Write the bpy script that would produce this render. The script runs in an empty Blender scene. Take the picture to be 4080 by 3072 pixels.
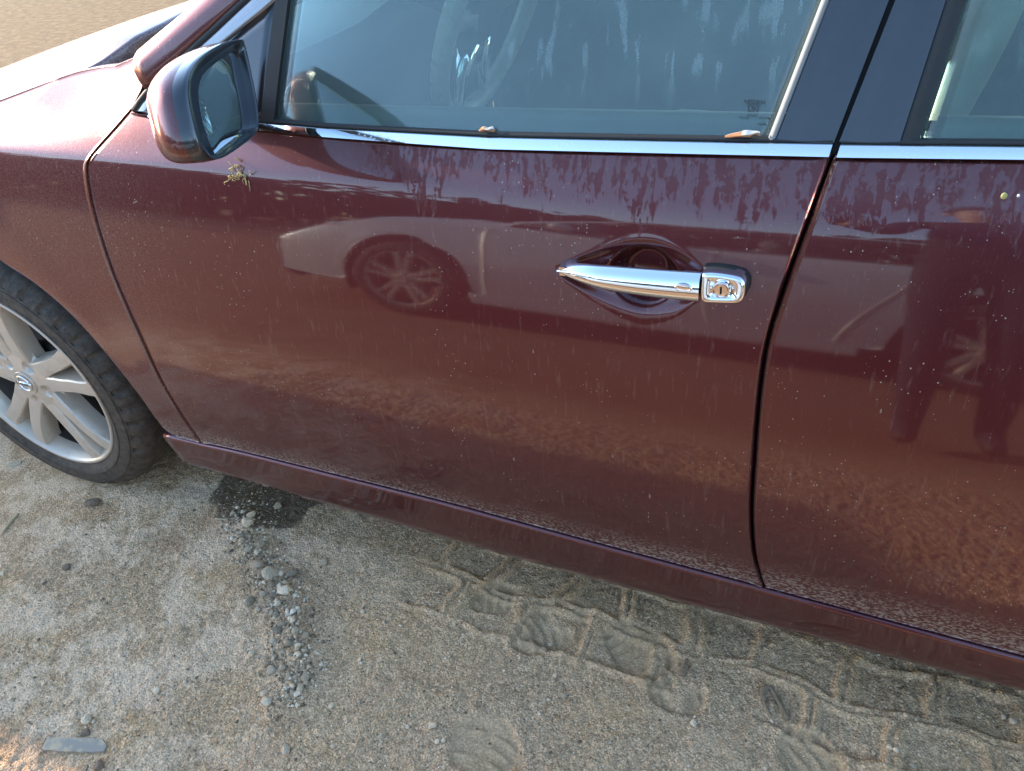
import bpy, bmesh, math, random
import numpy as np
from mathutils import Vector, Matrix

scn = bpy.context.scene
R = math.radians

# ------------------------------------------------------------------ camera
CAM = np.array([1.6802, -0.7680, 1.2612])
YAW, PITCH, ROLL, FPX = 0.474436, 0.645598, -0.126912, 2968.43
PW, PH = 4080, 3072
_f = np.array([-math.sin(YAW)*math.cos(PITCH), math.cos(YAW)*math.cos(PITCH), -math.sin(PITCH)])
_r = np.array([math.cos(YAW), math.sin(YAW), 0.0]); _u = np.cross(_r, _f)
_r, _u = _r*math.cos(ROLL)+_u*math.sin(ROLL), -_r*math.sin(ROLL)+_u*math.cos(ROLL)
cd = bpy.data.cameras.new('camera'); cam = bpy.data.objects.new('camera', cd); scn.collection.objects.link(cam)
cd.sensor_fit = 'HORIZONTAL'; cd.sensor_width = 36; cd.lens = 36*FPX/PW
cd.clip_start = 0.02; cd.clip_end = 5000
cam.matrix_world = Matrix(((_r[0], _u[0], -_f[0], CAM[0]), (_r[1], _u[1], -_f[1], CAM[1]), (_r[2], _u[2], -_f[2], CAM[2]), (0, 0, 0, 1)))
scn.camera = cam

# ------------------------------------------------------------------ light
SUN_EL, SUN_AZ = R(15), R(7)          # azimuth measured from -X (car's nose) towards +Y
sdir = Vector((-math.cos(SUN_EL)*math.cos(SUN_AZ), math.cos(SUN_EL)*math.sin(SUN_AZ), math.sin(SUN_EL)))
world = bpy.data.worlds.new('World'); scn.world = world; world.use_nodes = True
wn = world.node_tree.nodes; wl = world.node_tree.links
bg = wn['Background']; sky = wn.new('ShaderNodeTexSky'); sky.sky_type = 'NISHITA'; sky.sun_disc = False
sky.sun_elevation = SUN_EL; sky.sun_rotation = math.atan2(sdir.x, sdir.y)
sky.air_density = 1.0; sky.dust_density = 0.5; sky.ozone_density = 2.0
wl.new(sky.outputs[0], bg.inputs[0]); bg.inputs[1].default_value = 0.15
sl = bpy.data.lights.new('sun', 'SUN'); sl.energy = 2.0; sl.angle = R(0.6); sl.color = (1.0, 0.87, 0.70)
sun = bpy.data.objects.new('sun', sl); scn.collection.objects.link(sun)
sun.rotation_euler = (-sdir).to_track_quat('-Z', 'Y').to_euler()
scn.view_settings.view_transform = 'Standard'; scn.view_settings.look = 'None'
scn.view_settings.exposure = 2.45; scn.view_settings.gamma = 1.0
scn.render.engine = 'CYCLES'
scn.cycles.max_bounces = 7; scn.cycles.transparent_max_bounces = 10; scn.cycles.glossy_bounces = 4; scn.cycles.diffuse_bounces = 3
scn.cycles.caustics_reflective = False; scn.cycles.caustics_refractive = False

# ------------------------------------------------------------------ helpers
rng = np.random.default_rng(7); random.seed(7)
COL = scn.collection
def ray(q):
    return _f + _r*(q[0]-PW/2)/FPX - _u*(q[1]-PH/2)/FPX
def ray_y(q, y):
    d = ray(q); return CAM + d*((y-CAM[1])/d[1])
def ray_z(q, z=0.0):
    d = ray(q); return CAM + d*((z-CAM[2])/d[2])
def interp(x, xs, ys): return np.interp(x, xs, ys)
def sstep(a, b, x):
    t = np.clip((x-a)/(b-a), 0, 1); return t*t*(3-2*t)
def tag(o, label=None, cat=None, group=None, kind=None):
    if label: o['label'] = label
    if cat: o['category'] = cat
    if group: o['group'] = group
    if kind: o['kind'] = kind
    return o
def empty(name, loc):
    o = bpy.data.objects.new(name, None); COL.objects.link(o); o.location = loc; o.empty_display_size = .05
    return o
def rootloc(o):
    while o.parent: o = o.parent
    return o
def obj(name, V, F, mat, parent=None, smooth=True, mats=None, fm=None):
    me = bpy.data.meshes.new(name)
    V = np.asarray(V, float).reshape(-1, 3)
    me.from_pydata(V.tolist(), [], [list(map(int, f)) for f in F])
    me.validate(); me.update()
    for m in (mats or [mat]): me.materials.append(m)
    if smooth: me.polygons.foreach_set('use_smooth', [True]*len(me.polygons))
    if fm is not None and len(fm) == len(me.polygons): me.polygons.foreach_set('material_index', list(map(int, fm)))
    o = bpy.data.objects.new(name, me); COL.objects.link(o)
    if parent:
        o.parent = parent
        if parent.type == 'EMPTY': o.matrix_parent_inverse = Matrix.Translation(-Vector(parent.location))
    return o
def autosmooth(o, ang=35):
    me = o.data; bm = bmesh.new(); bm.from_mesh(me)
    for e in bm.edges:
        if len(e.link_faces) == 2 and e.calc_face_angle(0) > R(ang): e.smooth = False
    bm.to_mesh(me); bm.free(); return o
def fixn(o):
    bm = bmesh.new(); bm.from_mesh(o.data); bmesh.ops.remove_doubles(bm, verts=bm.verts, dist=1e-5)
    bmesh.ops.recalc_face_normals(bm, faces=bm.faces); bm.to_mesh(o.data); bm.free(); return o
def gridfaces(n, m, off=0, closeu=False, closev=False):
    F = []
    for i in range(n if closeu else n-1):
        for j in range(m if closev else m-1):
            a, b = i*m+j, ((i+1) % n)*m+j; c, d = ((i+1) % n)*m+(j+1) % m, i*m+(j+1) % m
            F.append((off+a, off+b, off+c, off+d))
    return F
class MB:
    def __init__(s): s.V = []; s.F = []; s.M = []
    def add(s, V, F, m=0):
        o = len(s.V); s.V.extend([tuple(v) for v in V]); s.F.extend([tuple(o+i for i in f) for f in F]); s.M.extend([m]*len(F)); return s
    def grid(s, G, m=0, closeu=False, closev=False):
        n, k = G.shape[:2]; return s.add(G.reshape(-1, 3), gridfaces(n, k, 0, closeu, closev), m)
    def box(s, a, b, m=0):
        (x0, y0, z0), (x1, y1, z1) = a, b
        return s.add([(x0, y0, z0), (x1, y0, z0), (x1, y1, z0), (x0, y1, z0), (x0, y0, z1), (x1, y0, z1), (x1, y1, z1), (x0, y1, z1)],
                     [(0, 3, 2, 1), (4, 5, 6, 7), (0, 1, 5, 4), (1, 2, 6, 5), (2, 3, 7, 6), (3, 0, 4, 7)], m)
    def tube(s, P, rad, n=10, m=0, closed=False, caps=True):
        P = [Vector(p) for p in P]; k = len(P); rad = rad if hasattr(rad, '__len__') else [rad]*k; rows = []
        up = Vector((0, 0, 1))
        for i in range(k):
            a = P[i-1] if (i or closed) else P[i]; b = P[(i+1) % k] if (i < k-1 or closed) else P[i]
            t = (b-a).normalized()
            if abs(t.dot(up)) > .95: up = Vector((1, 0, 0)) if abs(t.x) < .9 else Vector((0, 1, 0))
            s1 = t.cross(up).normalized(); s2 = s1.cross(t); up = s2
            rows.append([P[i]+(s1*math.cos(2*math.pi*j/n)+s2*math.sin(2*math.pi*j/n))*rad[i] for j in range(n)])
        G = np.array([[tuple(v) for v in r] for r in rows]); o = len(s.V)
        s.grid(G, m, closeu=closed, closev=True)
        if caps and not closed:
            s.F.append(tuple(o+j for j in range(n))); s.F.append(tuple(o+(k-1)*n+j for j in reversed(range(n)))); s.M += [m, m]
        return s
    def build(s, name, mat, parent=None, smooth=True, mats=None, sharp=None):
        o = obj(name, s.V, s.F, mat, parent, smooth, mats, s.M if mats else None)
        fixn(o)
        if sharp: autosmooth(o, sharp)
        return o
def lathe(prof, c, axis='y', n=64, closed=False):
    # prof: (radius, offset along axis); axis y
    G = np.zeros((n, len(prof), 3))
    for i in range(n):
        a = 2*math.pi*i/n
        for j, (r, h) in enumerate(prof): G[i, j] = (c[0]+r*math.cos(a), c[1]+h, c[2]+r*math.sin(a))
    return G
def resample(P, n):
    P = np.asarray(P, float); d = np.r_[0, np.cumsum(np.linalg.norm(np.diff(P, axis=0), axis=1))]; t = np.linspace(0, d[-1], n) if np.ndim(n) == 0 else np.asarray(n)*d[-1]
    return np.stack([np.interp(t, d, P[:, k]) for k in range(P.shape[1])], 1)
def smoothline(P, n, it=2):
    P = np.asarray(P, float)
    for _ in range(it):
        Q = [P[0]]
        for a, b in zip(P[:-1], P[1:]): Q += [a*.75+b*.25, a*.25+b*.75]
        Q.append(P[-1]); P = np.array(Q)
    return resample(P, n)
_tab = np.random.default_rng(3).random(4096)
def vnoise(x, y, seed=0):
    xi = np.floor(x).astype(int); yi = np.floor(y).astype(int); fx = x-xi; fy = y-yi
    fx = fx*fx*(3-2*fx); fy = fy*fy*(3-2*fy)
    h = lambda a, b: _tab[((a*73856093) ^ (b*19349663) ^ (seed*83492791)) & 4095]
    return (h(xi, yi)*(1-fx)+h(xi+1, yi)*fx)*(1-fy)+(h(xi, yi+1)*(1-fx)+h(xi+1, yi+1)*fx)*fy
def fbm(x, y, o=4, seed=0, g=.5):
    s = 0; a = 1; t = 0
    for k in range(o): s = s+a*vnoise(x*2**k, y*2**k, seed+k); t += a; a *= g
    return s/t

# ------------------------------------------------------------------ materials
class Mat:
    def __init__(s, name):
        s.m = bpy.data.materials.new(name); s.m.use_nodes = True; s.n = s.m.node_tree.nodes; s.l = s.m.node_tree.links
        s.b = s.n['Principled BSDF']; s.out = s.n['Material Output']
    def node(s, t, **k):
        n = s.n.new(t)
        for a, v in k.items():
            if a.startswith('i_'):
                key = a[2:]; key = int(key) if key.isdigit() else key.replace('_', ' ')
                if hasattr(v, 'links') or hasattr(v, 'is_output'): s.l.new(v, n.inputs[key])
                else: n.inputs[key].default_value = v
            else: setattr(n, a, v)
        return n
    def math(s, op, a, b=0.0, c=None, clamp=False):
        n = s.n.new('ShaderNodeMath'); n.operation = op; n.use_clamp = clamp
        for i, v in enumerate((a, b) if c is None else (a, b, c)):
            if hasattr(v, 'is_output'): s.l.new(v, n.inputs[i])
            else: n.inputs[i].default_value = v
        return n.outputs[0]
    def mapr(s, v, a, b, c=0., d=1.):
        n = s.n.new('ShaderNodeMapRange'); n.interpolation_type = 'SMOOTHSTEP'; s.l.new(v, n.inputs[0])
        for i, k in enumerate((a, b, c, d)): n.inputs[i+1].default_value = k
        return n.outputs[0]
    def coords(s, scale=(1, 1, 1), warp=None, loc=(0, 0, 0)):
        tc = s.n.new('ShaderNodeTexCoord'); mp = s.n.new('ShaderNodeMapping'); mp.inputs['Scale'].default_value = scale; mp.inputs['Location'].default_value = loc
        s.l.new(tc.outputs['Object'], mp.inputs[0]); return mp.outputs[0]
    def noise(s, scale, co=None, detail=3, rough=.55, dist=0):
        n = s.n.new('ShaderNodeTexNoise'); n.inputs['Scale'].default_value = scale; n.inputs['Detail'].default_value = detail
        n.inputs['Roughness'].default_value = rough; n.inputs['Distortion'].default_value = dist
        s.l.new(co if co is not None else s.coords(), n.inputs['Vector']); return n.outputs['Fac']
    def voro(s, scale, co=None, feat='F1', out='Distance', rnd=1.0):
        n = s.n.new('ShaderNodeTexVoronoi'); n.feature = feat; n.inputs['Scale'].default_value = scale; n.inputs['Randomness'].default_value = rnd
        s.l.new(co if co is not None else s.coords(), n.inputs['Vector']); return n.outputs[out]
    def mix(s, f, a, b):
        n = s.n.new('ShaderNodeMix'); n.data_type = 'RGBA'
        for i, v in ((0, f), (6, a), (7, b)):
            if hasattr(v, 'is_output'): s.l.new(v, n.inputs[i])
            else: n.inputs[i].default_value = v if i == 0 else ((*v, 1) if len(v) == 3 else v)
        return n.outputs[2]
    def sep(s):
        tc = s.n.new('ShaderNodeTexCoord'); n = s.n.new('ShaderNodeSeparateXYZ'); s.l.new(tc.outputs['Object'], n.inputs[0]); return n.outputs
    def bump(s, h, strength=.3, dist=.002, inp='Normal'):
        n = s.n.new('ShaderNodeBump'); n.inputs['Strength'].default_value = strength; n.inputs['Distance'].default_value = dist
        s.l.new(h, n.inputs['Height']); s.l.new(n.outputs[0], s.b.inputs[inp]); return n.outputs[0]
    def set(s, **k):
        for a, v in k.items():
            i = s.b.inputs[a.replace('_', ' ')]
            if hasattr(v, 'is_output'): s.l.new(v, i)
            else: i.default_value = (*v, 1) if (hasattr(v, '__len__') and len(v) == 3) else v
        return s
    def attr(s, name):
        n = s.n.new('ShaderNodeAttribute'); n.attribute_name = name; return n.outputs['Fac']
def plain(name, col, rough=.5, metal=0., coat=0., var=.12, scale=40, bump=.0, coatr=.05):
    M = Mat(name); f = M.noise(scale, detail=4)
    M.set(Base_Color=M.mix(f, tuple(c*(1-var) for c in col), tuple(min(1, c*(1+var)) for c in col)), Metallic=metal, Coat_Weight=coat, Coat_Roughness=coatr)
    M.set(Roughness=M.math('MULTIPLY_ADD', f, .2*rough, rough*.9))
    if bump: M.bump(f, bump, .002)
    return M.m

def make_paint(name, base, dusty=1.0, dewy=True, dirt=.65):
    M = Mat(name); X, Y, Z = M.sep()
    co = M.coords((1, 1, 1))
    # streaks of dried rain, running down the panel
    st = M.noise(1.0, M.coords((160, 160, 9)), 4, .6)
    st = M.mapr(st, .56, .80)
    gr = M.noise(900, co, 2)
    # fine specks of dust
    v = M.voro(260, M.coords((1, 1, .8))); vc = M.voro(260, M.coords((1, 1, .8)), out='Color')
    sepc = M.n.new('ShaderNodeSeparateColor'); M.l.new(vc, sepc.inputs[0])
    rad = M.math('MULTIPLY', M.mapr(sepc.outputs[0], .78, 1.0, .0, .26), M.mapr(M.noise(7, co, 3), .40, .62, .25, 1.0))
    sp = M.math('LESS_THAN', v, rad)
    # short scratches / stuck fibres
    v2 = M.voro(60, M.coords((1, 1, .30)), feat='F1'); v2c = M.voro(60, M.coords((1, 1, .30)), out='Color'); sc2 = M.n.new('ShaderNodeSeparateColor'); M.l.new(v2c, sc2.inputs[0])
    sp2 = M.math('LESS_THAN', v2, M.mapr(sc2.outputs[1], .86, 1.0, 0, .085))
    # dirt thrown up along the bottom edge
    zz = M.math('ADD', Z, M.math('MULTIPLY', M.math('SUBTRACT', M.noise(6, co, 3), .5), .05))
    low = M.math('MULTIPLY', M.mapr(zz, .360, .298), 1.0)
    lown = M.math('MULTIPLY', low, M.mapr(M.noise(300, M.coords((.6, 1, 1)), 3), .42, .64))
    film = M.math('MULTIPLY_ADD', M.noise(3.0, co, 4), .035*dusty, .008*dusty)
    film = M.math('ADD', film, M.math('MULTIPLY', M.mapr(M.noise(520, co, 2), .58, .78), .06*dusty))
    film = M.math('ADD', film, M.math('MULTIPLY', M.math('MULTIPLY', M.mapr(X, .80, .45), M.mapr(M.noise(380, co, 2), .38, .7)), .16*dusty))
    film = M.math('ADD', film, M.math('MULTIPLY', M.mapr(Z, .872, .905), .045*dusty))  # paler film painted along the shoulder, standing in for sky reflection
    film = M.math('ADD', film, M.math('MULTIPLY', st, .14*dusty))
    film = M.math('ADD', film, M.math('MULTIPLY', lown, dirt*dusty))
    film = M.math('ADD', film, M.math('MULTIPLY', sp, .75*dusty))
    film = M.math('ADD', film, M.math('MULTIPLY', sp2, .45*dusty), clamp=True)
    M.set(Base_Color=M.mix(film, base, (.42, .36, .30)), Metallic=M.math('MULTIPLY', M.math('SUBTRACT', 1.0, film), .80), Roughness=.42)
    coat = M.math('SUBTRACT', 1.0, M.math('MULTIPLY', film, 1.15), clamp=True)
    crough = M.math('MULTIPLY_ADD', film, .35, .032)
    if dewy:
        # beads of dew hanging in patches above the door handle, cleared where water has run down
        run = M.noise(1.0, M.coords((105, 60, 2.2)), 3, .55, .5)
        bl = M.noise(170, co, 2)
        fringe = M.noise(1.0, M.coords((17, 10, 1)), 4, .7)
        lowz = M.math('MULTIPLY_ADD', M.math('SUBTRACT', fringe, .5), .26, .872)
        zone = M.math('MULTIPLY', M.mapr(M.math('SUBTRACT', Z, lowz), -.004, .012), M.mapr(X, 1.02, 1.12))
        d = M.mapr(M.math('ADD', run, M.math('MULTIPLY', M.math('SUBTRACT', bl, .5), .30)), .53, .47)
        dew = M.math('MULTIPLY', d, zone)
        coat = M.math('MULTIPLY', coat, M.math('SUBTRACT', 1.0, M.math('MULTIPLY', dew, .80)))
        crough = M.math('ADD', crough, M.math('MULTIPLY', dew, .30))
        # golden frost of fine droplets on top of the wing
        fz = M.math('MULTIPLY', M.mapr(X, .62, .50), M.mapr(Z, .90, .925))
        fz = M.math('MULTIPLY', fz, M.mapr(M.noise(9, co, 3), .42, .58))
        ft = M.math('MULTIPLY', M.mapr(X, .70, .60), M.mapr(Z, .885, .915))
        coat = M.math('MULTIPLY', coat, M.math('SUBTRACT', 1.0, M.math('MULTIPLY', ft, .70))); crough = M.math('ADD', crough, M.math('MULTIPLY', ft, .10))
        fr = M.math('MULTIPLY', fz, M.mapr(M.noise(420, co, 2), .48, .60))
        crough = M.math('ADD', crough, M.math('MULTIPLY', fr, .3))
        h = M.math('ADD', M.math('MULTIPLY', M.noise(330, co, 1), M.math('ADD', M.math('MULTIPLY', dew, .5), fr)), M.math('MULTIPLY', sp, .4))
        M.bump(h, .35, .0012, 'Coat Normal')
    M.b.inputs['Specular Tint'].default_value = (.82, .62, .66, 1)
    M.set(Coat_Weight=coat, Coat_Roughness=crough, Coat_IOR=1.60)
    return M.m
PAINT = make_paint('maroon_paint', (.098, .0125, .016))
HOODP = make_paint('maroon_hood_paint', (.098, .0125, .016), 2.4, False)
SILLP = make_paint('maroon_sill_paint', (.098, .0125, .016), .7, False, 0.0)
WHITEP = plain('white_paint', (.62, .62, .60), .35, 0, 1.0, .03, 3)
BLACKT = plain('black_trim', (.012, .013, .014), .45, 0, 0, .3, 60)
GLOSSB = plain('gloss_black_trim', (.014, .017, .020), .30, 0, 1.0, .3, 90, 0, .04)
RUBBER = plain('rubber_seal', (.018, .018, .017), .7, 0, 0, .4, 80)
GREYS = plain('grey_seal', (.26, .25, .23), .6, 0, 0, .2, 60)
DARK = plain('dark_void', (.010, .009, .009), .9)
SATIN = plain('satin_frame', (.30, .30, .31), .22, .7, .6, .12, 50)
def make_chrome():
    M = Mat('chrome'); d = M.noise(260, M.coords((1, 1, 1)), 2)
    m = M.mapr(M.noise(14, detail=3), .45, .62)
    M.set(Base_Color=(.88, .89, .90), Metallic=1.0, Roughness=M.math('MULTIPLY_ADD', m, .08, .03))
    M.bump(M.math('MULTIPLY', M.mapr(d, .56, .66), m), .12, .0008); return M.m
CHROME = make_chrome()
CHROMEC = plain('clean_chrome', (.88, .89, .90), .035, 1.0, 0, .03, 30)
MIRRORG = plain('mirror_glass', (.70, .74, .74), .012, 1.0, 0, .02, 20)
def make_glass(name, tint, haze, dew=True):
    M = Mat(name); nt = M
    M.n.remove(M.b); co = M.coords()
    fr = M.node('ShaderNodeFresnel', i_IOR=1.5).outputs[0]
    tr = M.node('ShaderNodeBsdfTransparent'); tr.inputs[0].default_value = (*tint, 1)
    gl = M.node('ShaderNodeBsdfGlossy'); gl.inputs['Roughness'].default_value = .01; gl.inputs[0].default_value = (1, 1, 1, 1)
    m1 = M.node('ShaderNodeMixShader'); M.l.new(fr, m1.inputs[0]); M.l.new(tr.outputs[0], m1.inputs[1]); M.l.new(gl.outputs[0], m1.inputs[2])
    out = m1.outputs[0]
    if dew:
        X, Y, Z = M.sep()
        run = M.noise(1.0, M.coords((52, 30, 2.0)), 4, .6, .35)
        run_sheen = M.mapr(run, .575, .605)                          # narrow tracks where drops ran down
        run_sheen = M.math('MULTIPLY', run_sheen, M.math('MULTIPLY', M.mapr(X, 1.15, 1.28), M.mapr(Z, .965, 1.02)))
        beads = M.mapr(M.noise(700, co, 2), .40, .62)
        patch = M.mapr(M.noise(5, co, 3), .35, .65, .75, 1.05)
        f = M.math('MULTIPLY', M.math('MULTIPLY_ADD', beads, .25, .75), patch)
        sp = M.noise(1.0, M.coords((420, 420, 70)), 2); sp = M.mapr(sp, .66, .76)
        f = M.math('MULTIPLY', f, M.math('ADD', 1.0, M.math('MULTIPLY', run_sheen, .9)))  # run tracks lightened with extra haze in place of stronger sky reflection
        f = M.math('ADD', M.math('MULTIPLY', f, haze), M.math('MULTIPLY', sp, .10))
        df = M.node('ShaderNodeBsdfDiffuse'); df.inputs[0].default_value = (.60, .80, .76, 1)
        tl = M.node('ShaderNodeBsdfTranslucent'); tl.inputs[0].default_value = (.75, .85, .80, 1)
        g2 = M.node('ShaderNodeBsdfGlossy'); g2.inputs['Roughness'].default_value = .32; g2.inputs[0].default_value = (.30, .34, .36, 1)
        a1 = M.node('ShaderNodeMixShader'); a1.inputs[0].default_value = .42; M.l.new(df.outputs[0], a1.inputs[1]); M.l.new(tl.outputs[0], a1.inputs[2])
        a2 = M.node('ShaderNodeMixShader'); a2.inputs[0].default_value = .35; M.l.new(a1.outputs[0], a2.inputs[1]); M.l.new(g2.outputs[0], a2.inputs[2])
        m2 = M.node('ShaderNodeMixShader'); M.l.new(f, m2.inputs[0]); M.l.new(out, m2.inputs[1]); M.l.new(a2.outputs[0], m2.inputs[2])
        out = m2.outputs[0]
    M.l.new(out, M.out.inputs['Surface']); return M.m
GLASS = make_glass('dewy_window_glass', (.82, .93, .88), .23)
GLASSR = make_glass('rear_window_glass', (.82, .93, .86), .10)
WSGLASS = make_glass('windshield_glass', (.90, .96, .93), 0, False)
TYRE = Mat('tyre_rubber'); _d = TYRE.noise(45, detail=6, rough=.7); _g = TYRE.noise(160, detail=3)
TYRE.set(Base_Color=TYRE.mix(TYRE.mapr(TYRE.math('MULTIPLY_ADD', _g, .35, _d), .45, .95), (.038, .029, .022), (.125, .092, .062)), Roughness=.78); TYRE.bump(_g, .25, .001); TYRE = TYRE.m
def make_alloy():
    M = Mat('alloy_paint'); d = M.noise(22, detail=5, rough=.65); s = M.mapr(M.voro(300), .10, .02)
    f = M.math('ADD', M.mapr(d, .48, .78, 0, .35), M.math('MULTIPLY', s, .2), clamp=True)
    M.set(Base_Color=M.mix(f, (.62, .52, .405), (.34, .25, .165)), Metallic=.30, Roughness=M.math('MULTIPLY_ADD', f, .4, .33)); return M.m
ALLOY = make_alloy()
BEIGE = plain('beige_upholstery', (.50, .46, .36), .8, 0, 0, .1, 30, .15)
DASHM = plain('grey_dash_plastic', (.50, .49, .42), .7, 0, 0, .12, 60, .2)
INTD = plain('dark_interior_plastic', (.035, .037, .036), .6, 0, 0, .2, 40)
INTM = plain('mid_interior_plastic', (.15, .165, .155), .6, 0, 0, .15, 40)
SWHEEL = plain('steering_leather', (.36, .33, .25), .28, 0, 0, .2, 60)
DISC = plain('brake_metal', (.10, .085, .07), .55, .6, 0, .4, 30)
LAMPG = plain('headlamp_lens', (.75, .76, .76), .08, .1, 1.0, .05, 10)
AMBER = plain('amber_lens', (.85, .22, .02), .15, 0, 1.0, .1, 10)

# ------------------------------------------------------------------ the car's side surface
YC = .93                                            # centre line of the car
_zt = np.linspace(.05, 1.30, 1251)
_tilt = np.interp(_zt, [.05, .20, .28, .40, .50, .60, .70, .78, .84, .88, 1.3], [-9, -8, -6.5, -3, 1.0, 6.5, 10.2, 12.5, 14.5, 16, 16])
_yb = np.cumsum(np.tan(np.radians(_tilt)))*(_zt[1]-_zt[0]); _yb -= np.interp(.5, _zt, _yb)
def zc(x):
    x = np.asarray(x, float); return .882-.24*np.clip(.2-x, 0, 9)**2+.012*np.clip(x-1.6, 0, 3)
def S(x, z):
    x = np.asarray(x, float); z = np.asarray(z, float)
    y = np.interp(z, _zt, _yb)
    w = np.interp(x, [.6, 1.0, 1.5, 2.2], [.0025, .007, .016, .016])
    d = z-zc(x); sp = w*np.logaddexp(0, d/w)
    k = .40; c = np.interp(x, [-.9, 0, .15, .3, .49, .6, .7], [40, 40, 33, 15, 5.0, 1.8, 0])
    y = y+k*sp+c*np.clip(d, 0, 1)**2
    y = y+.012*(x-1.4)**2+.10*np.clip(-.02-x, 0, 9)**2+.05*np.clip(x-2.9, 0, 9)**2
    # wheel-arch swell
    a = np.hypot(x, z-.333); y = y-.003*np.exp(-((a-.43)/.05)**2)
    return y
TUM = math.tan(R(27))
ZB = lambda x: .945+.006*(np.asarray(x, float)-1.0)
def SG(x, z):                                        # window glass surface (tumblehome)
    x = np.asarray(x, float); zb = ZB(x); yb = S(x, zb)+.001
    return yb+(z-zb)*TUM+.10*np.clip(z-zb, 0, 1)**2
def hit(q, surf, off=0.0):
    y = .1
    for _ in range(60):
        p = ray_y(q, y); y2 = float(surf(p[0], p[2]))+off; y = y*.5+y2*.5
    return ray_y(q, y)
hS = lambda *Q: np.array([hit(q, S)[[0, 2]] for q in Q])
hG = lambda *Q: np.array([hit(q, SG)[[0, 2]] for q in Q])

gapF_px = [(800, 1765), (693, 1607), (634, 1502), (574, 1370), (508, 1224), (455, 1099), (422, 1007), (369, 827), (349, 717), (344, 667), (354, 637), (388, 593), (448, 528), (523, 440)]
gapB_px = [(3043, 2341), (3025, 2287), (3001, 2195), (2992, 2029), (3006, 1808), (3025, 1568), (3053, 1365), (3117, 1162), (3219, 885), (3318, 621)]
GF = smoothline(hS(*gapF_px), 80); GB = smoothline(hS(*gapB_px), 80)
bot_px = [(800, 1765), (959, 1798), (1291, 1881), (1775, 2000), (2046, 2075), (2700, 2251), (3041, 2341), (4080, 2618)]
DB = smoothline(hS(*bot_px), 60)
beltL = hS((523, 446), (1042, 515), (1300, 542), (1955, 590), (2900, 610), (3305, 619))
beltL = smoothline(beltL, 60); beltR = hS((3332, 621), (4080, 629))
HG = .0035                                           # half a shut line
def patch(L, Rr, B, T, nu, nv):
    """Coons patch in the x,z plane: L,Rr bottom->top, B,T left->right"""
    uu = np.linspace(0, 1, nu) if np.ndim(nu) == 0 else nu; vv = np.linspace(0, 1, nv) if np.ndim(nv) == 0 else nv
    L = resample(L, vv); Rr = resample(Rr, vv); B = resample(B, uu); T = resample(T, uu)
    u = uu[:, None, None]; v = vv[None, :, None]
    return (1-v)*B[:, None]+v*T[:, None]+(1-u)*L[None]+u*Rr[None]-((1-u)*(1-v)*L[0]+u*(1-v)*Rr[0]+(1-u)*v*L[-1]+u*v*Rr[-1])
def panel(name, G2, yfun, mat, parent, flange=.014, disp=None, mirror=False, edge=.0018):
    n, m = G2.shape[:2]; Y = yfun(G2[..., 0], G2[..., 1])
    if disp is not None: Y = Y+disp(G2[..., 0], G2[..., 1])
    G = np.stack([G2[..., 0], Y, G2[..., 1]], -1)
    V = list(G.reshape(-1, 3)); F = gridfaces(n, m)
    loop = [(i, 0) for i in range(n)]+[(n-1, j) for j in range(1, m)]+[(i, m-1) for i in range(n-2, -1, -1)]+[(0, j) for j in range(m-2, 0, -1)]
    ctr = G2.reshape(-1, 2).mean(0)
    P2 = np.array([G2[i, j] for i, j in loop]); tn = np.roll(P2, -1, 0)-np.roll(P2, 1, 0); nr = np.stack([tn[:, 1], -tn[:, 0]], 1)
    nr /= np.linalg.norm(nr, axis=1)[:, None]+1e-9
    prev = [i*m+j for i, j in loop]
    for k, (o, dy) in enumerate([(edge*.7, edge*.4), (edge, edge*1.4), (edge, flange)]):
        cur = []
        for q, (i, j) in enumerate(loop):
            cur.append(len(V)); V.append(np.array([G2[i, j, 0]+nr[q, 0]*o, Y[i, j]+dy, G2[i, j, 1]+nr[q, 1]*o]))
        for a in range(len(loop)):
            b = (a+1) % len(loop); F.append((prev[a], prev[b], cur[b], cur[a]))
        prev = cur
    V = np.array(V)
    if mirror: V[:, 1] = 2*YC-V[:, 1]; F = [f[::-1] for f in F]
    return obj(name, V, F, mat, parent)

# ------------------------------------------------------------------ ground
def path_dist(x, y, P):
    d = np.full(x.shape, 9.0); s = np.zeros(x.shape); acc = 0
    for a, b in zip(P[:-1], P[1:]):
        ab = b-a; L = np.hypot(*ab); t = np.clip(((x-a[0])*ab[0]+(y-a[1])*ab[1])/L**2, 0, 1)
        dd = np.hypot(x-a[0]-t*ab[0], y-a[1]-t*ab[1]); m = dd < d; d = np.where(m, dd, d); s = np.where(m, acc+t*L, s); acc += L
    return d, s
gp = lambda *Q: np.array([ray_z(q)[:2] for q in Q])
WETC = gp((1085, 1945))[0]
GRAVEL = gp((960, 2060), (1010, 2160), (1080, 2310), (1140, 2420), (1190, 2560), (1230, 2660), (1160, 2770))
FOOT = []   # (heel px, toe px, half width m)
for a, b, w in [((1880, 2400), (2075, 2370), .032), ((2050, 2565), (2350, 2440), .050), ((2440, 2500), (2650, 2670), .046),
                ((1880, 3095), (1990, 2870), .056), ((2600, 2765), (2800, 2695), .050), ((3150, 3080), (3330, 2990), .052)]:
    FOOT.append((*gp(a, b), w))
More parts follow.
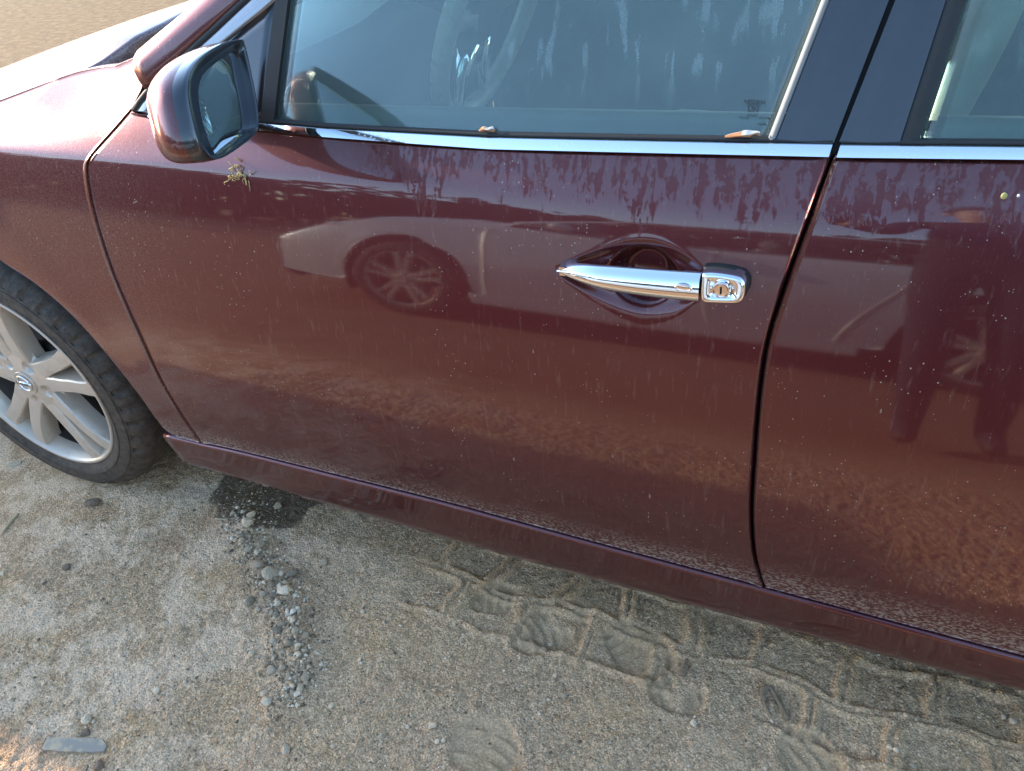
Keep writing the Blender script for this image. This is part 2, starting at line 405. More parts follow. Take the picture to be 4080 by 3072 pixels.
def ground_height(x, y):
    near = np.exp(-(np.maximum(np.hypot(x-1.2, y+.2)-1.6, 0)/1.0)**2)
    box = np.maximum(np.maximum(.02-x, x-2.38), np.maximum(-.83-y, y-.38)); nearg = sstep(.10, -.02, box)
    h = (fbm(x*1.3, y*1.3, 3, 11)-.5)*.02*near+(fbm(x*9, y*9, 4, 21)-.5)*.010*nearg
    grain = ((fbm(x*110, y*110, 3, 31, .8)-.5)*.0075+(vnoise(x*60, y*60, 35)-.5)*.0030)*nearg
    flat = np.zeros(x.shape)
    # lug marks of a coarse tyre, running beside the sill
    P = gp((1350, 2150), (2000, 2350), (2700, 2570), (3300, 2780), (4080, 3010)); P = np.vstack([P[0]+(P[0]-P[1]), P, P[-1]+(P[-1]-P[-2])*2])
    d, s = path_dist(x, y, P)
    cr = (x*0+1)
    t = np.gradient(P, axis=0); side = np.zeros(x.shape)
    ax = P[-1]-P[0]; ax = ax/np.hypot(*ax); tt = (x-P[0][0])*(-ax[1])+(y-P[0][1])*ax[0]     # + = towards the car
    ss = (x-P[0][0])*ax[0]+(y-P[0][1])*ax[1]+(fbm(x*6, y*6, 3, 41)-.5)*.09; tt = tt+(fbm(x*6, y*6, 3, 47)-.5)*.07
    lug = np.zeros(x.shape)
    for k, off in enumerate((.045, -.055)):
        uu = ((ss+.055*k)/.135) % 1.0; vv = (tt-off)/.05
        # an L-shaped ridge with rounded corner round each block
        bx = np.maximum(np.abs(uu-.5)*2, np.abs(vv))
        lug += np.exp(-((bx-.86)/.11)**2)*(np.abs(vv) < 1.5)*.0060*(.3+1.4*fbm(x*14, y*14, 2, 55+k))-.0020*sstep(.82, .66, bx)+.0016*np.sin(ss*6.283/.016)*sstep(.80, .6, bx)*sstep(.45, .6, fbm(x*9, y*9, 2, 58+k))
    comb = ((ss*.9+tt*.35)/.040) % 1.0
    lug += np.exp(-((tt-.15)/.05)**2)*(np.exp(-((comb-.5)/.16)**2)*.010-.004)
    m = sstep(.9, 1.15, x)*(fbm(x*5, y*5, 2, 51) > .33)*np.clip(1-np.abs(tt)/.25, 0, 1)**.5
    band = nearg*sstep(.85, 1.1, x)*sstep(.24, .17, np.abs(tt))*sstep(.30, .46, fbm(x*5, y*5, 3, 51))
    h = h+lug*band*1.0; flat = np.maximum(flat, band*.30*sstep(.4, .6, fbm(x*20, y*20, 2, 66)))
    for a, b, w in FOOT:
        ab = b-a; L = np.hypot(*ab); e = ab/L; u = ((x-a[0])*e[0]+(y-a[1])*e[1])/L; v = ((x-a[0])*-e[1]+(y-a[1])*e[0])/w
        v = v-.25*(u-.5)**2
        ins = sstep(1.12, .92, ((np.abs(u-.5)*2)**3+(np.abs(v)*(1.05+.2*np.cos(u*6)))**3)**(1/3)+(fbm(x*22, y*22, 2, 58)-.5)*.35)*sstep(.25, .5, fbm(x*16, y*16, 2, 59)+.12)
        rid = np.exp(-((((u*L/.0215+.45*v*v+.5*(fbm(x*15, y*15, 2, 57)-.5)) % 1.0)-.5)/.15)**2)*sstep(.95, .75, np.abs(v))*sstep(.25, .45, fbm(x*30, y*30, 2, 64))
        rim = np.exp(-((((np.abs(u-.5)*2)**3+np.abs(v)**3)**(1/3)-1.1)/.12)**2)*fbm(x*18, y*18, 2, 62)*1.5
        h = h+ins*(-.007+rid*.0045)+rim*.003*near; flat = np.maximum(flat, ins*.9)
        h = h*1.0
    g, gs = path_dist(x, y, GRAVEL); pile = np.exp(-(g/.045)**2)
    h = h+pile*(.006+.012*fbm(x*35, y*35, 3, 61))
    h = h+grain*(1-flat*.85)
    # the far field rolls very gently
    far = np.clip((np.hypot(x-1.2, y)-3.0)/30, 0, 1); h = h+far*(fbm(x*.05, y*.05, 3, 71)-.5)*.5
    mid = sstep(1.6, 3.0, np.hypot(x-1.2, y)); h = h+mid*((fbm(x*1.2, y*1.2, 2, 81)-.5)*.03)*sstep(60, 15, np.hypot(x, y))
    return h-.004*near, flat, pile
def axis_coords(lo, hi, step, far, n):
    core = np.arange(lo, hi, step); g = (np.linspace(0, 1, n+1)[1:]**1); k = np.geomspace(step*1.5, far, n)
    return np.r_[lo-np.cumsum(k)[::-1]*1.0, core, core[-1]+np.cumsum(k)]
gx = axis_coords(.05, 2.35, .0036, 500, 70); gy = axis_coords(-.80, .36, .0036, 500, 70)
GX, GY = np.meshgrid(gx, gy, indexing='ij'); GH, GFL, GPI = ground_height(GX, GY)
gv = np.stack([GX, GY, GH], -1).reshape(-1, 3); nx, ny = len(gx), len(gy)
idx = np.arange(nx*ny).reshape(nx, ny)
quads = np.stack([idx[:-1, :-1], idx[1:, :-1], idx[1:, 1:], idx[:-1, 1:]], -1).reshape(-1, 4)
gm = bpy.data.meshes.new('ground'); gm.vertices.add(nx*ny); gm.vertices.foreach_set('co', gv.ravel())
gm.loops.add(quads.size); gm.loops.foreach_set('vertex_index', quads.ravel()); gm.polygons.add(len(quads))
gm.polygons.foreach_set('loop_start', np.arange(0, quads.size, 4)); gm.polygons.foreach_set('loop_total', np.full(len(quads), 4))
gm.update(calc_edges=True); gm.polygons.foreach_set('use_smooth', np.ones(len(quads), bool))
def vattr(me, name, arr):
    a = me.attributes.new(name, 'FLOAT', 'POINT'); a.data.foreach_set('value', np.asarray(arr, np.float32).ravel())
wd = np.hypot((GX-WETC[0])/.155, (GY-WETC[1])/.125)+(fbm(GX*14, GY*14, 4, 91)-.5)*.9
vattr(gm, 'wet', sstep(1.02, .96, wd)); vattr(gm, 'flat', GFL); vattr(gm, 'pile', GPI)
ground = bpy.data.objects.new('ground', gm); COL.objects.link(ground); tag(ground, 'dusty beige dirt yard with gravel, tyre marks and footprints', None, None, 'structure')
def make_ground_mat():
    M = Mat('dirt'); X, Y, Z = M.sep(); co = M.coords()
    big = M.noise(2.2, co, 4); mid = M.noise(11, co, 5, .65); fine = M.noise(260, co, 4, .7); vf = M.noise(700, co, 2); vh = M.voro(240, co)
    c = M.mix(M.mapr(big, .38, .62), (.43, .345, .24), (.40, .335, .26))
    c = M.mix(M.mapr(mid, .50, .66, 0, .55), c, (.36, .255, .175))
    # whitish caked lime towards the front of the car
    wh = M.math('MULTIPLY', M.mapr(M.noise(7, M.coords((1, 1, 1), loc=(4, 2, 0)), 6, .72), .45, .56), M.mapr(X, 1.15, .45, .12, .85))
    wh = M.math('MULTIPLY', wh, M.mapr(fine, .32, .6, .25, 1.0))
    c = M.mix(wh, c, (.66, .59, .52))
    # sandy golden spots
    c = M.mix(M.math('MULTIPLY', M.mapr(M.noise(4, M.coords((1, 1, 1), loc=(1, 7, 0)), 3), .56, .70), .6), c, (.46, .33, .18))
    c = M.mix(M.math('MULTIPLY', M.attr('flat'), .55), c, (.38, .335, .25))
    c = M.mix(M.math('MULTIPLY', M.attr('pile'), .55), c, (.25, .225, .19))
    c = M.mix(M.mapr(fine, .62, .38, .0, .55), c, (.17, .14, .105))
    gv_ = M.n.new('ShaderNodeSeparateColor'); M.l.new(M.voro(330, co, out='Color'), gv_.inputs[0]); gv2 = M.n.new('ShaderNodeSeparateColor'); M.l.new(M.voro(150, co, out='Color'), gv2.inputs[0])
    keepg = M.math('SUBTRACT', 1.0, M.math('MULTIPLY', M.attr('flat'), .75))
    c = M.mix(M.math('MULTIPLY', M.mapr(gv_.outputs[0], .45, .0, 0, .55), keepg), c, (.13, .105, .08))
    c = M.mix(M.math('MULTIPLY', M.mapr(gv_.outputs[1], .62, 1.0, 0, .65), keepg), c, (.70, .60, .49))
    c = M.mix(M.math('MULTIPLY', M.mapr(gv2.outputs[0], .75, 1.0, 0, .45), keepg), c, (.56, .47, .37))
    c = M.mix(M.math('MULTIPLY', M.mapr(gv2.outputs[1], .80, 1.0, 0, .45), keepg), c, (.20, .16, .12))
    c = M.mix(M.math('MULTIPLY', M.mapr(vf, .56, .72), M.math('SUBTRACT', .6, M.math('MULTIPLY', M.attr('flat'), .5))), c, (.66, .58, .48))
    c = M.mix(M.math('MULTIPLY', wh, .55), c, (.64, .59, .53))
    c = M.mix(M.math('MULTIPLY', M.mapr(M.noise(3.5, M.coords((1, 1, 1), loc=(9, 3, 0)), 4), .55, .68), M.mapr(X, 1.3, .8, 0, .45)), c, (.30, .205, .15))
    # open ground farther off: colour darkened to hold down its sunlit brightness; straw-pale litter
    fb = M.mapr(Y, -.70, -1.30)
    c = M.mix(M.math('MULTIPLY', fb, .8), c, M.mix(M.mapr(mid, .4, .65), (.20, .125, .08), (.15, .105, .072)))
    fd = M.mapr(Y, 1.6, 3.2)
    c = M.mix(fd, c, (.145, .110, .074))
    c = M.mix(M.math('MULTIPLY', fd, M.mapr(M.noise(9, M.coords((1, 1.4, 1)), 6, .7), .45, .62)), c, (.21, .165, .107))
    c = M.mix(M.math('MULTIPLY', fd, M.mapr(M.noise(15, M.coords((1.3, 1, 1)), 4, .7), .57, .68)), c, (.07, .053, .036))
    wet = M.attr('wet')
    c = M.mix(M.math('MULTIPLY', wet, .85), c, M.mix(fine, (.045, .036, .026), (.075, .060, .045)))
    mu = M.n.new('ShaderNodeMix'); mu.data_type = 'RGBA'; mu.blend_type = 'MULTIPLY'; mu.inputs[0].default_value = 1; M.l.new(c, mu.inputs[6]); mu.inputs[7].default_value = (1.56, 1.20, .86, 1); c = mu.outputs[2]
    M.set(Base_Color=c, Roughness=M.math('SUBTRACT', .95, M.math('MULTIPLY', wet, .35)), Specular_IOR_Level=.25)
    M.bump(M.math('ADD', M.math('MULTIPLY', fine, .7), M.math('MULTIPLY', M.math('SUBTRACT', 1.0, vh), M.math('SUBTRACT', .7, M.math('MULTIPLY', M.attr('flat'), .6)))), .75, .005); return M.m
ground.data.materials.append(make_ground_mat())
def gz(x, y):
    i = np.clip(np.searchsorted(gx, x), 0, nx-1); j = np.clip(np.searchsorted(gy, y), 0, ny-1); return GH[i, j]


# ------------------------------------------------------------------ the maroon car
car = tag(empty('car', (1.4, YC, 0)), 'dusty maroon four-door sedan with chrome door handle and belt trim', 'car')
off2 = lambda P, dx, dz: np.asarray(P)+np.array([dx, dz])
# --- handle frame on the door
hz = lambda q: (2050+q[0]*.4973, 800+q[1]*.4973)
HO = .020                                              # how far the handle stands out
def hH(q, o=HO): return hit(hz(q), S, -o)
grip_top = np.array([hH(q) for q in [(330, 545), (420, 518), (560, 508), (760, 520), (1000, 538), (1250, 557), (1497, 572)]])
grip_bot = np.array([hH(q) for q in [(335, 590), (420, 618), (560, 662), (800, 722), (1100, 768), (1300, 788), (1484, 806)]])
# cup behind the handle: centre and axes in x,z
cupA = hit(hz((345, 545)), S)[[0, 2]]; cupB = hit(hz((1530, 640)), S)[[0, 2]]
cax = cupB-cupA; CL = np.hypot(*cax); cax /= CL; can = np.array([-cax[1], cax[0]])
def cup_uv(x, z):
    return ((x-cupA[0])*cax[0]+(z-cupA[1])*cax[1])/CL, ((x-cupA[0])*can[0]+(z-cupA[1])*can[1])
_ct = [hit(hz(q), S)[[0, 2]] for q in [(345, 520), (600, 430), (820, 352), (1000, 322), (1180, 345), (1350, 430), (1520, 560)]]
_cb = [hit(hz(q), S)[[0, 2]] for q in [(345, 590), (500, 690), (750, 815), (950, 890), (1120, 908), (1330, 870), (1520, 740)]]
_ctu = np.array([cup_uv(*p) for p in _ct]); _cbu = np.array([cup_uv(*p) for p in _cb])
_ctS = smoothline(_ctu, 80, 3); _cbS = smoothline(_cbu, 80, 3)
def cup_disp(x, z):
    u, v = cup_uv(x, z)
    top = np.interp(u, _ctS[:, 0], _ctS[:, 1]); bot = np.interp(u, _cbS[:, 0], _cbS[:, 1])
    mid = (top+bot)/2; half = np.maximum((top-bot)/2, .004); r = np.abs(v-mid)/half
    ends = sstep(-.02, .05, u)*sstep(1.04, .99, u)
    shallow = sstep(1.10, .62, r)*ends*.0055
    du = (u-.585)/.275; deep = sstep(1.0, .40, np.sqrt(du**2+(r/.92)**2))*.034
    lip = -.0004*np.exp(-((r-1.10)/.10)**2)*ends
    return shallow+deep+lip
def offc(P, d):
    P = np.asarray(P); t = np.gradient(P, axis=0); n = np.stack([t[:, 1], -t[:, 0]], 1); n /= np.linalg.norm(n, axis=1)[:, None]; return P+n*d
def clipx(C, x0, x1, n=60):
    xs = np.linspace(x0, x1, n); return np.stack([xs, np.interp(xs, C[:, 0], C[:, 1])], 1)
XREAR = 2.46
DBx = np.vstack([DB, [XREAR+.4, DB[-1, 1]+.003]])
GFd = offc(GF, HG); GBd = offc(GB, -HG); GBr = offc(GB, HG); GFf = offc(GF, -HG)
def join_c(L, Rr, B, T):
    """make the four boundary curves meet at shared corners"""
    L = L.copy(); Rr = Rr.copy(); B = B.copy(); T = T.copy()
    B[0] = L[0]; B[-1] = Rr[0]; T[0] = L[-1]; T[-1] = Rr[-1]; return L, Rr, B, T
fB = off2(clipx(DBx, GFd[0, 0], GBd[0, 0]), 0, HG); fT = off2(clipx(beltL, GFd[-1, 0], GBd[-1, 0]), 0, -.002)
def dense(n, a, b, k):
    x = np.linspace(0, 1, 4001); w = 1+(k-1)*sstep(a-.03, a, x)*sstep(b+.03, b, x); c = np.cumsum(w); c = (c-c[0])/(c[-1]-c[0]); return np.interp(np.linspace(0, 1, n), c, x)
door = panel('front_door', patch(*join_c(GFd, GBd, fB, fT), dense(380, .68, .98, 4), dense(270, .74, .93, 4)), S, PAINT, car, disp=cup_disp)
# rear door
RG = smoothline(np.array([[XREAR-.26, DB[-1, 1]+.002], [XREAR-.20, .45], [XREAR-.02, .72], [XREAR+.03, .90], [XREAR+.05, .952]]), 60)
RGd = offc(RG, -HG)
belt2 = np.vstack([beltR, [XREAR+.3, beltR[-1, 1]+.012]])
rB = off2(clipx(DBx, GBr[0, 0], RGd[0, 0]), 0, HG); rT = off2(clipx(belt2, GBr[-1, 0], RGd[-1, 0]), 0, -.002)
rdoor = panel('rear_door', patch(*join_c(GBr, RGd, rB, rT), 160, 150), S, PAINT, car)
# front wing
arch_px = [(667, 1733), (581, 1607), (495, 1495), (409, 1389), (317, 1284), (218, 1191), (119, 1112), (0, 1040)]
AR = hS(*arch_px)
arc = [(.405*math.cos(a), .345+.395*math.sin(a)) for a in np.linspace(R(75), R(193), 16)]
archc = np.vstack([np.array([(-.95, .27), (-.60, .25)]), np.array(arc)[::-1], AR[::-1]])
zhood = lambda x: np.interp(x, [-.9, -.5, -.1, 0, .15, .28, .346, .42, .49, .57, .61], [.655, .80, .885, .905, .928, .958, .972, .983, .992, 1.012, 1.026])
fxs = np.linspace(-.95, .595, 60); ftop = np.stack([fxs, zhood(fxs)], 1)
gapA = hS((585, 352), (566, 275), (550, 205))
wing_right = np.vstack([GFf, offc(gapA, -HG)[:]]) if False else np.vstack([GFf, [GFf[-1]*.4+np.array([.612, .99])*.6], [[.603, 1.022]]])
wl_ = np.array([(-.95, .27), (-.955, .45), (-.95, ftop[0, 1])])
wB = np.vstack([archc, [wing_right[0]]])
def wing_patch():
    nu, nv = 220, 110
    return patch(*join_c(wl_, wing_right, smoothline(wB, 200, 1), ftop), nu, nv)
WG = wing_patch()
wing = panel('front_wing', WG, S, PAINT, car)
# rear quarter
def arc_bottom(cx, r, z0):
    a0 = math.asin((.345-z0)/r); return [(cx+r*math.cos(a), .345+r*math.sin(a)) for a in np.linspace(math.pi+a0, -a0, 30)]
qB = np.vstack([[[XREAR-.26, DB[-1, 1]-.02]], arc_bottom(2.79, .395, .25), [[3.45, .25], [3.86, .32]]])
qT = np.array([[XREAR+.055, .953], [2.8, .97], [3.2, .99], [3.6, 1.0], [3.82, .985]])
qR = np.array([[3.86, .32], [3.90, .6], [3.87, .85], [3.82, .985]])
quarter = panel('rear_quarter', patch(*join_c(offc(RG, HG), qR, smoothline(qB, 120, 1), qT), 120, 70), S, PAINT, car)
# far side, same panels mirrored
panel('far_door', patch(*join_c(GFd, GBd, fB, fT), 90, 60), S, PAINT, car, mirror=True)
panel('far_door', patch(*join_c(GBr, RGd, rB, rT), 70, 50), S, PAINT, car, mirror=True)
panel('far_wing', WG[::3, ::3], S, PAINT, car, mirror=True)
panel('far_quarter', patch(*join_c(offc(RG, HG), qR, smoothline(qB, 120, 1), qT), 60, 40), S, PAINT, car, mirror=True)

# --- sill
def sill(mirror=False):
    bl_px = [(728, 1822), (800, 1842), (978, 1881), (1273, 1948), (1558, 2000), (1788, 2088), (2147, 2183), (2700, 2347), (3400, 2540), (4080, 2733)]
    BL = np.array([ray_y(q, .045)[[0, 2]] for q in bl_px]); BL[:, 1] = np.linspace(BL[:3, 1].mean(), BL[-3:, 1].mean(), len(BL))
    BL = np.vstack([BL, [XREAR-.14, BL[-1, 1]]])
    rows = []
    for i, x in enumerate(np.linspace(.45, XREAR-.16, 160)):
        zt = float(np.interp(x, DBx[:, 0], DBx[:, 1]))-HG; zb = float(np.interp(x, BL[:, 0], BL[:, 1]))
        y0 = float(S(x, zt)); xt = x
        fr = max(0, 1-(x-.45)/.04)
        P = [(y0+.03, zt-.0005), (y0+.005, zt-.001), (y0+.0005, zt-.003), (y0-.0015, zt-.007), (y0-.001, zt-.012), (y0+.0, zt*.6+zb*.4), (y0+.001, zt*.25+zb*.75), (y0+.006, zb+.007), (y0+.013, zb+.001), (y0+.022, zb), (y0+.10, zb-.004)]
        rows.append([(xt-(.055*(zt-z)/(zt-zb) if False else 0)+fr*.0-(.030*fr*(z-zb)/(zt-zb)), y, z) for y, z in P])
    G = np.array(rows)
    if mirror: G[..., 1] = 2*YC-G[..., 1]
    mb = MB(); mb.grid(G); mb.F.append(tuple(range(G.shape[1]))); mb.M.append(0)
    return mb.build('sill' if not mirror else 'far_sill', SILLP, car)
sill(); sill(True)

# --- shut-line backing, wheel houses and floor (dark steel behind the panels)
mb = MB(); mb.box((.60, .20, .21), (XREAR, 2*YC-.20, .26)); mb.box((-.80, .30, .26), (.45, 2*YC-.30, .30)); mb.box((XREAR, .35, .25), (3.7, 2*YC-.35, .30)); mb.build('floor_pan', DARK, car, False)
for nm, ff in (('door_shell', lambda v: v), ('far_door_shell', lambda v: 2*YC-v)):
    xs = np.linspace(.46, XREAR, 60); zs = np.r_[np.linspace(.24, .92, 26)]
    G = np.array([[(x, ff(float(S(x, z))+.030+.02*(x < .6)+.012*math.exp(-((x-1.45)/.3)**2-((z-.8)/.2)**2)*2), z) for z in zs] for x in xs]); G2 = G.copy(); G2[..., 1] += .05*(1 if nm == 'door_shell' else -1)
    mb = MB(); mb.grid(G); mb.grid(G2); mb.build(nm, DARK, car)
def liner(cx, nm):
    for ff in (lambda v: v, lambda v: 2*YC-v):
        a = np.linspace(R(-25), R(205), 40)
        G = np.array([[(cx+.42*math.cos(t), ff(y), .345+(.42)*math.sin(t)) for j, y in enumerate((.075, .09, .34))] for t in a])
        mb = MB(); mb.grid(G)
        o = len(mb.V); mb.add([(cx, ff(.34), .3)]+[tuple(g[-1]) for g in G], [(0, i+1, i+2) for i in range(len(a)-1)])
        mb.build(nm, DARK, car)
liner(0, 'wheel_liner'); liner(2.79, 'rear_wheel_liner')
mb = MB(); mb.box((-.85, .30, .34), (.40, .34, .80)); mb.box((-.85, 2*YC-.34, .34), (.40, 2*YC-.30, .80)); mb.box((.40, .12, .28), (.46, 2*YC-.12, .90)); mb.build('bulkhead', DARK, car, False)

# --- bonnet
def hood_pt(u, v):
    # v 0..1 left to right, u 0..1 nose to cowl
    s = abs(v-.5)*2
    xe = np.interp(s, [0, .3, .55, .75, .88, .95, 1.0], [.33, .36, .395, .425, .425, .395, .352])
    x = -.90+.10*s**3+(xe+.90-.10*s**3)*u
    ze = float(zhood(x)); ye = float(S(x, ze-.001))+.005
    y = ye+(YC-ye)*(1-s)
    t = 1-s
    crown = (.050*(1-s**2.2)+.030*float(sstep(.0, .17, t))*(1-.3*t))*float(sstep(-1.15, -.2, x))
    crown += .006*math.exp(-((t-.13)/.06)**2)*0
    z = ze+crown*.85
    back = max(0, (u-.93)/.07); z -= .012*back**2*float(sstep(0, .2, t))
    yy = y if v < .5 else 2*YC-y
    return (x, yy, z)
nu, nv = 90, 121; G = np.array([[hood_pt(u, v) for v in np.linspace(0, 1, nv)] for u in np.linspace(0, 1, nu)])
mb = MB(); mb.grid(G)
ring = [(i, 0) for i in range(nu)]+[(nu-1, j) for j in range(1, nv)]+[(i, nv-1) for i in range(nu-2, -1, -1)]+[(0, j) for j in range(nv-2, 0, -1)]
A = np.array([G[i, j] for i, j in ring]); B1 = A.copy(); cxy = np.array([-.2, YC]); dd = B1[:, :2]-cxy; dd /= np.linalg.norm(dd, axis=1)[:, None]
B1[:, 2] -= .005; B1[:, :2] += dd*.002; B2 = B1.copy(); B2[:, 2] -= .022
mb.grid(np.stack([A, B1, B2], 1), closeu=True); hood = mb.build('bonnet', HOODP, car)
# cowl trough and windscreen
wsb = lambda s: np.interp(s, [0, .5, .8, 1.0], [.43, .47, .53, .60])     # x of the windscreen foot, s = 0 centre .. 1 edge
mb = MB(); rows = []
for v in np.linspace(-1, 1, 41):
    s = abs(v); y = YC+v*(YC-.20); z1 = .985+.015*(1-s**2)
    rows.append([(.18, y, .92), (.30, y, .945-.01*s), (.44, y, .952+.02*(1-s)), (float(wsb(s))+.015, y, z1-.004)])
mb.grid(np.array(rows)); mb.build('cowl', BLACKT, car)
roof_z = 1.42
def ws(v, h):
    s = abs(v); y0 = YC+v*(YC-.215); x0 = float(wsb(s)); z0 = .985+.015*(1-s**2)+.02*s**4
    y1 = YC+v*(YC-.40); x1 = 1.27+.10*s**2; z1 = 1.415-.045*s**2
    return (x0+(x1-x0)*h, y0+(y1-y0)*h, z0+(z1-z0)*h+.03*math.sin(math.pi*h)*(1))
G = np.array([[ws(v, h) for h in np.linspace(0, 1, 24)] for v in np.linspace(-1, 1, 41)])
mb = MB(); mb.grid(G); G2 = G.copy(); G2[..., 2] -= .004; G2[..., 0] += .003; mb.grid(G2); mb.build('windscreen', WSGLASS, car)
# thin black border moulding of the screen, wiper
mb = MB(); mb.tube([tuple(np.array(ws(v, .004))+np.array([-.004, 0, .002])) for v in np.linspace(-1, 1, 41)], .004, 6); mb.build('windscreen_moulding', GREYS, car)
mb = MB(); W0 = np.array(ws(-.86, .03)); W1 = np.array(ws(-.1, .05))
mb.tube([tuple(W0+(W1-W0)*t+np.array([-.004, 0, .018+.006*math.sin(math.pi*t)])) for t in np.linspace(0, 1, 12)], .006, 6)
mb.tube([tuple(W0+np.array([-.09, .10, -.01])), tuple(W0+np.array([-.05, .12, .012])), tuple((W0*.6+W1*.4)+np.array([-.004, 0, .022]))], .007, 6); mb.build('wiper', BLACKT, car)

# --- A pillar, door frame, window glass
seal_px = [(523, 440), (585, 360), (700, 248), (847, 115), (972, 0)]
SL = hG(*seal_px); sl_dir = (SL[-1]-SL[-2])/np.linalg.norm(SL[-1]-SL[-2])
SLx = np.vstack([SL, SL[-1]+sl_dir*.25, [1.22, 1.335], [1.36, 1.375], [2.2, 1.39], [2.7, 1.33], [3.10, 1.12], [3.2, 1.0]])
SLx = smoothline(SLx, 160)
E0 = ray_y((546, 201), .165); E1 = ray_y((787, 0), .205); E2 = E1+(E1-E0)*1.0
def pil(mirror=False):
    # strip between the door seal and the windscreen / roof edge; its foot follows the shut line above the wing
    k0 = int(np.argmin(np.abs(SLx[:, 0]-hG((585, 352))[0][0]))); SP = resample(SLx[k0:], 150)
    EP = smoothline(np.array([E0, E1, E2*.6+np.array([1.0, .30, 1.24])*.4, [1.10, .345, 1.30], [1.28, .405, 1.385], [1.6, .44, 1.418], [2.3, .45, 1.418], [2.72, .47, 1.36], [3.1, .40, 1.16], [3.25, .30, 1.04]]), 150)
    rows = []
    for (x, z), e in zip(SP, EP):
        a = np.array([x, float(SG(x, z))-.006, z]); d = e-a; out = np.cross(np.array([.86, .29, .49]), d); out /= np.linalg.norm(out); out *= -1 if out[1] > 0 else 1
        rows.append([tuple(a+np.array([.004, .022, 0])), tuple(a)]+[tuple(a+d*t+out*.016*math.sin(math.pi*min(1, t*.95+.05))) for t in (.06, .2, .4, .6, .78, .9, .97, 1.0)]+[tuple(e+np.array([.012, .012, -.018]))])
    G = np.array(rows); cap = G[0]+np.array([.004, .018, -.012]); G = np.concatenate([cap[None], G])
    if mirror: G[..., 1] = 2*YC-G[..., 1]
    mb = MB(); mb.grid(G); return mb.build('roof_pillar' if not mirror else 'far_roof_pillar', PAINT, car)
pil(); pil(True)
mb = MB(); rows = []
for x in np.linspace(1.24, 2.75, 30):
    r = []
    for v in np.linspace(-1, 1, 21):
        s = abs(v); zz = float(np.interp(x, [1.24, 1.5, 2.0, 2.5, 2.75], [1.395, 1.43, 1.445, 1.42, 1.38]))
        r.append((x, YC+v*(YC-.42), zz-.05*s**2.5))
    rows.append(r)
mb.grid(np.array(rows)); G2 = np.array(rows); G2[..., 2] -= .035; mb.grid(G2); mb.build('roof', PAINT, car)
mb = MB(); rows = [[(2.72+.62*h, YC+v*(YC-.42+.12*h), 1.385-.35*h-.04*abs(v)**2.5+.04*math.sin(math.pi*h)) for v in np.linspace(-1, 1, 15)] for h in np.linspace(0, 1, 10)]
mb.grid(np.array(rows)); mb.build('rear_screen', WSGLASS, car)
mb = MB(); rows = [[(3.30+.55*h, YC+v*(YC-.16), 1.035-.02*h-.03*abs(v)**3-.06*h**4) for v in np.linspace(-1, 1, 15)] for h in np.linspace(0, 1, 8)]
rows.append([(3.88, YC+v*(YC-.17), .6) for v in np.linspace(-1, 1, 15)]); rows.append([(3.86, YC+v*(YC-.20), .3) for v in np.linspace(-1, 1, 15)]); mb.grid(np.array(rows)); mb.build('boot_lid', PAINT, car)
# front bumper and lamps
rows = []
for v in np.linspace(-1, 1, 41):
    s = abs(v); sg = 1 if v > 0 else -1; y = YC+v*(YC-.155); xf = -1.02+.20*s**2.5*1.0-.0*s
    xf = -1.05+.10*s**2+.02*s**8
    rows.append([(xf+.12, y, .20), (xf+.02, y, .24), (xf, y, .36), (xf+.01, y, .48), (xf+.05, y, .58), (xf+.12, y, .645), (xf+.20, y, .665)])
mb = MB(); mb.grid(np.array(rows)); mb.build('front_bumper', PAINT, car)
for ff, nm in ((lambda v: v, 'headlamp'), (lambda v: 2*YC-v, 'headlamp')):
    G = np.array([[(-.95+.50*u*(.55+.45*w), ff(float(S(-.95+.5*u*(.55+.45*w), .70+.06*u))-.012+.0*w+.10*(1-u)*w), .62+.08*u+.10*w*(.5+.5*u)) for w in np.linspace(0, 1, 9)] for u in np.linspace(0, 1, 16)])
    mb = MB(); mb.grid(G); hl = mb.build(nm, LAMPG, car)
    G3 = G[10:15, 2:7].copy(); G3[..., 1] += -.003 if ff(0) == 0 else .003
    mb = MB(); mb.grid(G3); o = mb.build('turn_signal', AMBER, hl)
mb = MB()
for k in range(5): mb.tube([(-1.06+.10*(abs(v))**2, YC+v*.42, .40+.045*k) for v in np.linspace(-1, 1, 15)], .010, 6)
mb.build('grille', CHROMEC, car)

